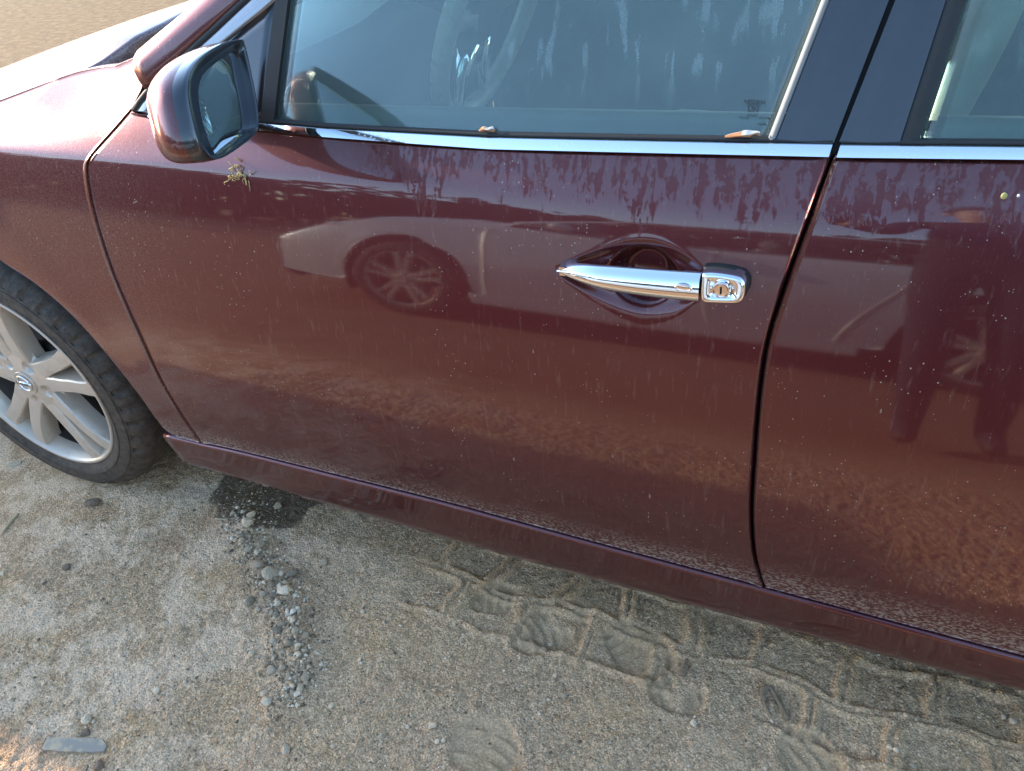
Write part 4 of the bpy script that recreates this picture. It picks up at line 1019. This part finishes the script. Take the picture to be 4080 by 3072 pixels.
# ------------------------------------------------------------------ loose things on the ground
def stone_mesh(seed, n=2, flat=.7):
    r = np.random.default_rng(seed); bm = bmesh.new(); bmesh.ops.create_icosphere(bm, subdivisions=n, radius=1.0)
    pl = [(Vector(r.normal(size=3)).normalized(), r.uniform(.55, .85)) for _ in range(9)]
    for v in bm.verts:
        for nrm, d in pl:
            k = v.co.dot(nrm)
            if k > d: v.co -= nrm*(k-d)*.92
        v.co *= 1+r.normal()*.02; v.co.z *= flat
    me = bpy.data.meshes.new('stone'); bm.to_mesh(me); bm.free(); return me
def make_stone_mat(name, a, b):
    M = Mat(name); oi = M.n.new('ShaderNodeObjectInfo'); f = M.noise(3.0, M.coords((1, 1, 1)), 4)
    c = M.mix(oi.outputs['Random'], a, b); M.set(Base_Color=M.mix(M.mapr(f, .4, .7, 0, .5), c, tuple(x*.55 for x in a)), Roughness=.9); M.bump(M.noise(9, detail=4), .35, .06); return M.m
STG = make_stone_mat('grey_stone', (.44, .33, .21), (.66, .50, .33)); STB = make_stone_mat('brown_stone', (.22, .15, .10), (.27, .18, .12)); STW = make_stone_mat('pale_stone', (.78, .58, .37), (.90, .70, .47)); STBL = make_stone_mat('blue_grey_stone', (.30, .23, .15), (.38, .29, .19))
stone_meshes = [stone_mesh(100+i, 2, .6+.25*random.random()) for i in range(14)]
def stone(q, px, mat, label, group=None, name='stone', k=None, sq=(1, 1, 1)):
    p = ray_z(q); dist = np.linalg.norm(p-CAM); r = px/FPX*dist*.5*1.12
    me = stone_meshes[(k if k is not None else random.randrange(14))]
    o = bpy.data.objects.new(name, me.copy()); o.data.materials.append(mat); COL.objects.link(o)
    o.scale = (r*random.uniform(.9, 1.2)*sq[0], r*random.uniform(.75, 1.0)*sq[1], r*random.uniform(.75, 1.0)*sq[2]); o.rotation_euler = (random.uniform(-.25, .25), random.uniform(-.25, .25), random.uniform(0, 6.28))
    o.location = (p[0], p[1], float(gz(p[0], p[1]))+o.scale[2]*.42)
    return tag(o, label, 'stone', group)
z2 = lambda x, y: (x*.7035, 1900+y*.7035)
z3 = lambda x, y: (1300+x*.678, 2000+y*.678)
z4 = lambda x, y: (2700+x*.6434, 2000+y*.6434)
UNI = [(z2(530, 150), 46, STB, 'blocky brown stone lying just behind the front tyre'),
       (z2(1575, 170), 32, STG, 'grey stone sitting inside the dark damp patch'),
       (z2(1435, 240), 32, STW, 'pale stone at the lower rim of the damp patch'),
       (z2(1410, 292), 50, STW, 'broad whitish stone just below the damp patch'),
       (z2(1840, 490), 30, STG, 'lone grey stone on bare dirt right of the gravel line'),
       (z2(1545, 578), 56, STG, 'largest rounded stone at the head of the gravel heap'),
       (z2(1665, 565), 46, STBL, 'dark stone right of the largest gravel stone'),
       (z2(1470, 525), 50, STG, 'wedge-shaped grey stone left of the largest gravel stone'),
       (z2(1420, 720), 42, STBL, 'rounded blue-grey stone on the left side of the gravel line'),
       (z2(1630, 670), 46, STW, 'angular pale stone in the upper gravel line'),
       (z2(1515, 1285), 42, STW, 'egg-shaped pale stone standing below the gravel line'),
       (z2(890, 1210), 30, STW, 'small pale stone alone in the middle of the open dirt'),
       (z2(485, 1370), 34, STW, 'pinkish pale stone above the flat grey slat'),
       (z2(480, 1440), 32, STB, 'brownish stone touching the upper edge of the flat slat'),
       (z2(385, 515), 32, STB, 'reddish brown pebble on the whitish dirt at left'),
       (z2(560, 1640), 34, STB, 'brown flake of stone right below the flat slat'),
       (z2(1620, 1550), 34, STG, 'grey stone near the bottom edge below the gravel line'),
       (z3(625, 1322), 40, STW, 'light grey angular stone beside the lower boot print'),
       (z4(95, 1365), 24, STW, 'whitish chip of stone left of the bent twig'),
       (z4(2080, 1355), 26, STW, 'pale pebble at the far right under the sill')]
for q, px, m, lab in UNI: stone(q, px, m, lab)
GRP = [z2(*p) for p in [(1385, 355), (1385, 390), (1415, 425), (1485, 405), (1490, 550), (1600, 565), (1500, 690), (1465, 760), (1530, 785), (1575, 800), (1555, 945), (1640, 790), (1520, 1075), (1675, 1085), (1610, 1100), (1650, 1165), (1740, 1160), (1630, 1220), (1670, 1205), (1665, 1240), (1695, 1250), (1715, 1215), (1500, 1235), (1585, 890), (1690, 900), (1740, 920), (1480, 580), (1560, 690), (1580, 740), (1610, 860), (1660, 830), (1700, 990), (1610, 1010), (1560, 1040), (1750, 1010), (1545, 1105), (1470, 1130), (1640, 950), (1600, 620), (1555, 640), (1430, 1010), (1700, 1040)]]
for q in GRP:
    mt_, cn = random.choice([(STG, 'grey'), (STG, 'grey'), (STW, 'pale'), (STBL, 'dark')])
    sec = 'just below the damp patch' if q[1] < 2250 else ('around the largest stone' if q[1] < 2400 else ('in the crowded middle' if q[1] < 2600 else 'at the lower tail'))
    stone(q, random.uniform(21, 34), mt_, 'small %s stone %s of the loose gravel line' % (cn, sec) if sec != 'just below the damp patch' else 'small %s stone in the gravel line just below the damp patch' % cn, 'small stones of the gravel line')
SCT = [z2(*p) for p in [(520, 1380), (685, 1380), (1525, 1435), (420, 1335), (400, 1395), (245, 600), (330, 770), (1880, 1300), (1890, 1530)]]+[z3(*p) for p in [(690, 1410), (655, 1415), (215, 650), (1315, 820), (1280, 865), (1465, 1440), (2155, 1300), (1910, 1325), (1400, 1140), (200, 930), (320, 1375), (1345, 1020), (480, 1325), (560, 1445)]]+[z4(*p) for p in [(2020, 1320), (1405, 1330), (1220, 1550), (540, 1640), (1460, 1630), (1345, 1550), (585, 1350), (1310, 1530)]]
for q in SCT:
    mt_, cn = random.choice([(STG, 'grey'), (STW, 'pale')])
    if q[0] < 620: sec = 'on the dirt above the flat slat' if q[1] > 2700 else 'on the whitish dirt below the front tyre'
    elif q[0] < 1450: sec = 'on the dirt right of the gravel line'
    elif q[0] < 1900: sec = 'next to the light angular stone by the lower boot print'
    elif q[0] < 2700: sec = 'between the boot prints below the sill'
    elif q[0] < 3300: sec = 'near the hooked twig'
    else: sec = 'on the churned dirt at lower right'
    stone(q, random.uniform(15, 24), mt_, 'small %s pebble lying loose %s' % (cn, sec), 'pebbles scattered over the dirt')
# flat shards and slat
def slab(name, pxs, th, mat, label, cat, lift=.0):
    P = np.array([ray_z(q, th)[:2] for q in pxs]); c = P.mean(0); n = len(P); z0 = float(np.median([gz(*p) for p in P]))-.001; mb = MB(); rings = []
    P = resample(np.vstack([P, P[:1]]), 40)[:-1]; P = P+rng.normal(0, .0006, P.shape); n = len(P)
    for s_, z in ((1.0, 0), (1.0, th*.8), (.985, th)): rings.append(np.c_[c+(P-c)*s_, np.full(n, z0+z)+(P[:, 0]-c[0])*lift])
    mb.grid(np.stack(rings, 1), closeu=True); mb.add(rings[-1], [tuple(range(n))])
    return tag(mb.build(name, mat, None, sharp=40), label, cat)
sz = lambda x, y: (x*.3617, 2500+y*.3617)
SLATE = Mat('weathered_slat'); _n1 = SLATE.noise(38, detail=5, rough=.65); SLATE.set(Base_Color=SLATE.mix(SLATE.mapr(_n1, .45, .60), (.33, .28, .22), (.52, .40, .25)), Roughness=.75); SLATE.bump(SLATE.noise(120, detail=4), .3, .001); SLATE = SLATE.m
slab('slat', [sz(500, 1185), sz(800, 1192), sz(1110, 1205), sz(1160, 1265), sz(1150, 1300), sz(1125, 1350), sz(900, 1352), sz(620, 1340), sz(430, 1320)], .006, SLATE, 'flat weathered grey slat lying on the dirt at lower left', 'slat')
slab('stone_shard', [z2(435, 1665), z2(480, 1620), z2(487, 1628), z2(455, 1700)], .004, STBL, 'thin dark shard of stone below the flat slat', 'stone')
slab('stone_shard', [(22, 1858), (40, 1842), (88, 1832), (82, 1846), (50, 1858)], .004, STG, 'flat grey shard lying left of the front tyre', 'stone')
slab('stone_shard', [(0, 2295), (2, 2282), (18, 2280), (14, 2296)], .004, STW, 'pale flat chip at the left edge of the dirt', 'stone')
WOOD = plain('dry_twig', (.26, .18, .11), .85, 0, 0, .3, 60, .4); STRAW = plain('straw', (.50, .40, .24), .8, 0, 0, .2, 60)
def twig(name, pxs, rad, mat, label, cat='twig', z=.006):
    P = smoothline([ray_z(q, z) for q in pxs], 14); P[:, 2] = [float(gz(*p[:2]))+rad*.8 for p in P]; P[:, 2] = P[:, 2]*.4+np.median(P[:, 2])*.6
    mb = MB(); mb.tube([tuple(p) for p in P], list(np.linspace(rad, rad*.6, 14)*(1+.15*rng.normal(size=14))), 7); return tag(mb.build(name, mat), label, cat)
twig('twig', [(70, 2044), (38, 2080), (0, 2132)], .0035, STRAW, 'pale dry stalk at the left edge of the dirt')
twig('twig', [z4(535, 1215), z4(525, 1160), z4(572, 1120), z4(610, 1190), z4(685, 1335)], .0055, WOOD, 'bent dark twig shaped like a hook on the trodden dirt')
twig('twig', [z4(530, 1200), z4(555, 1270), z4(585, 1310)], .003, WOOD, 'thin dark twig lying inside the hooked twig')
twig('twig', [z3(2085, 1015), z3(2110, 960), z3(2118, 920)], .007, WOOD, 'short brown stick stub in the tyre mark')
twig('twig', [z4(205, 1230), z4(200, 1315)], .0016, STRAW, 'thin straw upright in the dirt left of the hooked twig')
twig('twig', [z2(1545, 985), z2(1548, 1040), z2(1575, 1082)], .0022, STRAW, 'thin curved pale strand lying in the gravel line')
twig('twig', [z2(815, 350), z2(872, 345)], .0022, STRAW, 'tiny pale straw on the whitish dirt behind the tyre')
twig('twig', [z2(1220, 240), z2(1290, 252), z2(1345, 238)], .002, STRAW, 'thin straw touching the left rim of the damp patch')

# grains: too many and too small to count
def grains(n):
    base = np.array([(1, 0, 0), (-1, 0, 0), (0, 1, 0), (0, -1, 0), (0, 0, 1), (0, 0, -1)], float); fc = [(0, 2, 4), (2, 1, 4), (1, 3, 4), (3, 0, 4), (2, 0, 5), (1, 2, 5), (3, 1, 5), (0, 3, 5)]
    x = rng.uniform(.02, 2.3, n*2); y = rng.uniform(-.75, .30, n*2)
    d, s_ = path_dist(x, y, GRAVEL); gi = np.clip(np.searchsorted(gx, x), 0, nx-1); gj = np.clip(np.searchsorted(gy, y), 0, ny-1)
    w = .30+.5*sstep(.45, .6, fbm(x*6, y*6, 3, 77))+4.5*np.exp(-(d/.042)**2); w *= (1-.9*GFL[gi, gj]); keep = rng.random(n*2) < w*.75; x, y, gi, gj, d = [a[keep] for a in (x, y, gi, gj, d)]
    m = len(x); r = .0011*np.exp(rng.normal(0, .42, m))*(1+3.2*np.exp(-(d/.040)**2)*rng.random(m)**1.5); r = np.clip(r, .0008, .0085)
    V = base[None]*(1+.35*rng.normal(size=(m, 6, 1)))*r[:, None, None]*np.array([1, 1, .75]); a = rng.uniform(0, 6.28, m); ca, sa = np.cos(a)[:, None], np.sin(a)[:, None]
    V = np.stack([V[..., 0]*ca-V[..., 1]*sa, V[..., 0]*sa+V[..., 1]*ca, V[..., 2]], -1); V += np.stack([x, y, GH[gi, gj]+r*.35], -1)[:, None]
    F = (np.array(fc)[None]+6*np.arange(m)[:, None, None]).reshape(-1, 3)
    me = bpy.data.meshes.new('gravel'); me.vertices.add(m*6); me.vertices.foreach_set('co', V.ravel()); me.loops.add(F.size); me.loops.foreach_set('vertex_index', F.ravel()); me.polygons.add(len(F))
    me.polygons.foreach_set('loop_start', np.arange(0, F.size, 3)); me.polygons.foreach_set('loop_total', np.full(len(F), 3)); me.update(calc_edges=True)
    vattr(me, 'tone', np.repeat(rng.random(m), 6)); o = bpy.data.objects.new('gravel', me); COL.objects.link(o)
    M = Mat('grain'); t = M.attr('tone'); c = M.mix(M.mapr(t, .0, .55), (.16, .12, .08), (.52, .39, .24)); c = M.mix(M.mapr(t, .6, 1.0), c, (.88, .74, .55)); M.set(Base_Color=c, Roughness=.9); me.materials.append(M.m)
    return tag(o, 'fine loose grit and gravel strewn over the dirt', 'gravel', None, 'stuff')
grains(46000)

# ------------------------------------------------------------------ small things on the car
LEAF = Mat('dry_leaf'); _v = LEAF.noise(120, detail=4); LEAF.set(Base_Color=LEAF.mix(_v, (.26, .09, .03), (.46, .22, .09)), Roughness=.7); LEAF = LEAF.m
LEAF2 = Mat('leaf_underside'); _v = LEAF2.noise(120, detail=4); LEAF2.set(Base_Color=LEAF2.mix(_v, (.62, .54, .44), (.78, .72, .64)), Roughness=.8); LEAF2 = LEAF2.m
def leaf(pxs_up, pxs_lo, label, curl, yo):
    n = 22; U = smoothline([hit(q, SG, yo) for q in pxs_up], n, 1); L = smoothline([hit(q, SG, yo) for q in pxs_lo], n, 1); G = []
    for i in range(n):
        t = i/(n-1); r = []
        for w in np.linspace(0, 1, 7): p = L[i]+(U[i]-L[i])*w; p = p+np.array([0, -curl*math.sin(math.pi*w)*math.sin(math.pi*t)-.0015*math.sin(9*t+4*w), 0]); r.append(p)
        G.append(r)
    G = np.array(G); G2 = G.copy(); G2[..., 1] += .0007; mb = MB(); mb.grid(G, 0); mb.grid(G2, 0); mb.M = [1 if (k % 6 >= 4 and (k//6) > n*.45) else 0 for k in range(len(mb.F))]
    o = obj('dry_leaf', mb.V, mb.F, LEAF, None, True, [LEAF, LEAF2], mb.M); fixn(o); return tag(o, label, 'leaf')
lz = lambda x, y: (1000+x*.5425, y*.5425); lz2 = lambda x, y: (2200+x*.5425, y*.5425)
leaf([lz(1672, 955), lz(1690, 935), lz(1715, 925), lz(1745, 938), lz(1770, 928), lz(1790, 950)], [lz(1674, 962), lz(1700, 966), lz(1735, 962), lz(1760, 966), lz(1785, 965), lz(1795, 962)], 'small reddish brown leaf scrap on the belt seal below the steering wheel', .004, -.004)
leaf([lz2(1268, 1000), lz2(1310, 985), lz2(1370, 968), lz2(1425, 952), lz2(1470, 965), lz2(1525, 965), lz2(1530, 985)], [lz2(1268, 1008), lz2(1320, 1008), lz2(1380, 1010), lz2(1450, 1012), lz2(1470, 990), lz2(1505, 985), lz2(1528, 998)], 'curled brown leaf with a pale edge at the rear lower corner of the window', .007, -.004)
# tangle of dry moss stuck under the mirror
MOSS = plain('dry_moss', (.55, .42, .18), .9, 0, 0, .4, 90)
mb = MB(); c0 = np.array(hit((948, 690), S))
for k in range(24):
    q = (948+rng.normal(0, 17), 688+rng.normal(0, 24)); p = np.array(hit(q, S, -.001)); P = [p]
    for j in range(4):
        st = rng.normal(0, .0030, 3); st[1] = -abs(st[1])*.4; P.append(P[-1]+st)
    mb.tube([tuple(v) for v in P], [.0009, .0008, .0007, .0006, .0004], 4)
P = [np.array(hit(q, S, -.002)) for q in [(955, 690), (972, 700), (980, 722), (982, 738)]]; mb.tube([tuple(v) for v in P], .0012, 5)
o = mb.build('moss_tuft', MOSS); tag(o, 'dry yellowish moss tuft stuck on the door below the mirror', 'moss')
def seed(q, r, lab, mat):
    p = np.array(hit(q, S, -.0006)); mb = MB(); G = np.array([[(p[0]+r*math.cos(a)*math.sin(b), p[1]-.0012*math.cos(b), p[2]+r*1.4*math.sin(a)*math.sin(b)) for b in np.linspace(.1, 1.6, 5)] for a in np.linspace(0, 6.283, 15)[:-1]]); mb.grid(G, closeu=True); mb.add(G[:, 0], [tuple(range(14))])
    return tag(mb.build('seed', mat), lab, 'seed')
seed((4000, 783), .0031, 'flat yellow seed stuck on the rear door below the chrome', plain('yellow_seed', (.42, .37, .14), .8)); seed((4058, 780), .0014, 'tiny white speck stuck right of the yellow seed', plain('white_speck', (.7, .7, .66), .7))

# ------------------------------------------------------------------ the photographer, seen only as a reflection in the doors
def skin_mesh(name, joints, edges, mats, root=0, sub=2, pick=None, parent=None):
    me = bpy.data.meshes.new(name); me.from_pydata([j[0] for j in joints], edges, []); o = bpy.data.objects.new(name, me); COL.objects.link(o)
    m = o.modifiers.new('skin', 'SKIN'); m.use_smooth_shade = True
    for i, (p, r) in enumerate(joints):
        sv = me.skin_vertices[0].data[i]; sv.radius = r if hasattr(r, '__len__') else (r, r); sv.use_root = (i == root)
    ss = o.modifiers.new('sub', 'SUBSURF'); ss.levels = sub; ss.render_levels = sub
    dg = bpy.context.evaluated_depsgraph_get(); me2 = bpy.data.meshes.new_from_object(o.evaluated_get(dg)); bpy.data.objects.remove(o)
    for mm in mats: me2.materials.append(mm)
    for p in me2.polygons:
        p.use_smooth = True
        if pick: p.material_index = pick(p.center)
    me2.name = name; ob = bpy.data.objects.new(name, me2); COL.objects.link(ob)
    if parent:
        ob.parent = parent
        if parent.type == 'EMPTY': ob.matrix_parent_inverse = Matrix.Translation(-Vector(parent.location))
    return ob
JACKET = plain('dark_jacket', (.022, .020, .024), .9, 0, 0, .3, 30, .2); JEANS = plain('dark_jeans', (.030, .034, .050), .9, 0, 0, .3, 60, .2); SKIN = plain('skin', (.48, .27, .18), .55, 0, 0, .1, 30); SHOE = plain('shoe', (.03, .025, .02), .6); HAIR = plain('hair', (.03, .018, .010), .7); CAP = plain('orange_cap', (.45, .13, .03), .8)
px0, py0 = 2.08, -1.33
per = tag(empty('person', (px0, py0, 0)), 'person in dark jacket and jeans holding a phone towards the door', 'person')
hand = np.array([CAM[0]+.01, CAM[1]-.035, CAM[2]-.055])
J = [((px0, py0, .96), (.15, .11)), ((px0, py0, 1.10), (.15, .105)), ((px0, py0+.01, 1.28), (.17, .115)), ((px0, py0, 1.42), (.15, .09)), ((px0, py0+.01, 1.50), (.058, .058)), ((px0-.01, py0+.03, 1.58), (.070, .082)), ((px0-.01, py0+.04, 1.67), (.078, .092)), ((px0-.01, py0+.03, 1.74), (.055, .065)),
     ((px0-.19, py0, 1.42), (.062, .062)), ((px0-.26, py0+.14, 1.21), (.048, .048)), ((px0-.34, py0+.36, 1.20), (.038, .038)), ((hand[0]+.015, hand[1]-.03, hand[2]-.02), (.026, .026)),
     ((px0+.19, py0, 1.42), (.062, .062)), ((px0+.24, py0+.02, 1.14), (.048, .048)), ((px0+.22, py0+.10, .92), (.036, .036)), ((px0+.21, py0+.13, .84), (.028, .034)),
     ((px0-.09, py0, .88), (.095, .10)), ((px0-.10, py0+.03, .50), (.060, .065)), ((px0-.10, py0, .11), (.042, .045)), ((px0-.11, py0+.12, .045), (.042, .034)),
     ((px0+.09, py0, .88), (.095, .10)), ((px0+.11, py0+.02, .50), (.060, .065)), ((px0+.12, py0-.02, .11), (.042, .045)), ((px0+.13, py0+.10, .045), (.042, .034))]
Eg = [(0, 1), (1, 2), (2, 3), (3, 4), (4, 5), (5, 6), (6, 7), (3, 8), (8, 9), (9, 10), (10, 11), (3, 12), (12, 13), (13, 14), (14, 15), (0, 16), (16, 17), (17, 18), (18, 19), (0, 20), (20, 21), (21, 22), (22, 23)]
def pick(c):
    if c[2] < .09: return 3
    if c[2] < .93 and abs(c[0]-px0) < .19: return 1
    if c[2] > 1.50 and abs(c[0]-px0) < .12 and abs(c[1]-py0) < .16: return 2
    if np.linalg.norm(np.array(c)-hand) < .10: return 2
    if c[2] < .93: return 2
    return 0
skin_mesh('body', J, Eg, [JACKET, JEANS, SKIN, SHOE], 0, 2, pick, per)
mb = MB(); hc_ = np.array([px0-.01, py0+.025, 1.70]); G = np.array([[tuple(hc_+np.array([.092*math.cos(a)*math.sin(b), .108*math.sin(a)*math.sin(b)-.012, .095*math.cos(b)+.012])) for b in np.linspace(.02, 1.75+.25*math.sin(-a), 10)] for a in np.linspace(0, 6.283, 25)[:-1]]); mb.grid(G, closeu=True); mb.build('hair', HAIR, per)
for sx_ in (-1, 1):
    for nm, c, r, m_ in (('eye', (px0-.01+sx_*.032, py0+.122, 1.655), (.014, .008, .009), plain('eye', (.6, .6, .58), .3)), ('ear', (px0-.01+sx_*.083, py0+.02, 1.645), (.012, .022, .032), SKIN)):
        mb = MB(); G = np.array([[(c[0]+r[0]*math.cos(a)*math.sin(b), c[1]+r[1]*math.sin(a)*math.sin(b), c[2]+r[2]*math.cos(b)) for b in np.linspace(.05, 3.09, 8)] for a in np.linspace(0, 6.283, 13)[:-1]]); mb.grid(G, closeu=True); mb.build(nm, m_, per)
mb = MB(); mb.tube([(px0-.01, py0+.115, 1.655), (px0-.01, py0+.138, 1.625), (px0-.01, py0+.126, 1.612)], [.009, .015, .012], 8); mb.build('nose', SKIN, per)
mb = MB(); mb.tube([(px0-.035, py0+.112, 1.583), (px0-.01, py0+.122, 1.580), (px0+.015, py0+.112, 1.583)], [.004, .007, .004], 8); mb.build('mouth', plain('lips', (.38, .14, .11), .5), per)
# phone held upright behind the lens, fingers round its edge
pc = CAM-_f*.016-_u*.055+_r*.004
def pb(mb, hx, hy, hz_, c):
    V = [c+_r*sx_*hx+_u*sy*hy+_f*sz_*hz_ for sx_ in (-1, 1) for sy in (-1, 1) for sz_ in (-1, 1)]
    mb.add(V, [(0, 1, 3, 2), (4, 6, 7, 5), (0, 4, 5, 1), (2, 3, 7, 6), (0, 2, 6, 4), (1, 5, 7, 3)])
mb = MB(); pb(mb, .037, .076, .004, pc); ph = tag(mb.build('phone', GLOSSB, None, False), 'dark phone held out towards the door by the photographer', 'phone')
for k in range(4):
    b = pc+_r*.045-_u*(.005+.020*k)-_f*.010; P = [tuple(b+_r*.012-_u*.01), tuple(b+_r*.006+_f*.012), tuple(b-_r*.012+_f*.020), tuple(b-_r*(.028-.004*abs(k-1.5))+_f*.018)]
    mb = MB(); mb.tube(P, [.009, .009, .008, .006], 8); mb.build('finger', SKIN, per)
mb = MB(); mb.tube([tuple(pc-_u*.075+_r*.02-_f*.02), tuple(pc-_u*.045-_r*.030-_f*.014), tuple(pc-_u*.015-_r*.043-_f*.006)], [.013, .011, .008], 8); mb.build('thumb', SKIN, per)
mb = MB(); mb.tube([tuple(np.array(J[11][0])), tuple(pc-_u*.060+_r*.030-_f*.022), tuple(pc-_u*.025+_r*.045-_f*.016)], [.026, .030, .022], 10); mb.build('palm', SKIN, per)

# ------------------------------------------------------------------ a far-off belt of trees behind the photographer (only mirrored in the car)
def far_wood():
    V = []; F = []; T = []
    for k in range(110):
        th = rng.uniform(R(14), R(178)); d = rng.uniform(26, 40); cx, cy = 1-math.cos(th)*d, -1-math.sin(th)*d; hgt = rng.uniform(4.5, 8.0)
        o = len(V); V += [(cx-.15, cy, 0), (cx+.15, cy, 0), (cx+.08, cy, hgt*.6), (cx-.08, cy, hgt*.6), (cx, cy-.15, 0), (cx, cy+.15, 0), (cx, cy+.08, hgt*.6), (cx, cy-.08, hgt*.6)]; F += [(o, o+1, o+2, o+3), (o+4, o+5, o+6, o+7)]
        n = 110; p = rng.normal(size=(n, 3)); p /= np.linalg.norm(p, axis=1)[:, None]; p *= rng.uniform(.35, 1, (n, 1))**.5
        C = np.array([cx, cy, hgt*.48])+p*np.array([hgt*.40, hgt*.40, hgt*.52])
        C[:, 2] = np.abs(C[:, 2])+.1
        for c in C:
            a = rng.normal(size=3); a /= np.linalg.norm(a); b = np.cross(a, rng.normal(size=3)); b /= np.linalg.norm(b); sz_ = rng.uniform(.35, .75); o = len(V)
            V += [tuple(c+a*sz_), tuple(c+b*sz_), tuple(c-a*sz_), tuple(c-b*sz_)]; F.append((o, o+1, o+2, o+3))
    me = bpy.data.meshes.new('far_wood'); me.from_pydata(V, [], F); me.update(); me.materials.append(plain('wood_foliage', (.060, .058, .034), .9, 0, 0, .4, .4)); o = bpy.data.objects.new('far_wood', me); COL.objects.link(o)
    return tag(o, 'far-off belt of bare brownish trees mirrored in the paint', 'wood', None, 'stuff')
far_wood()
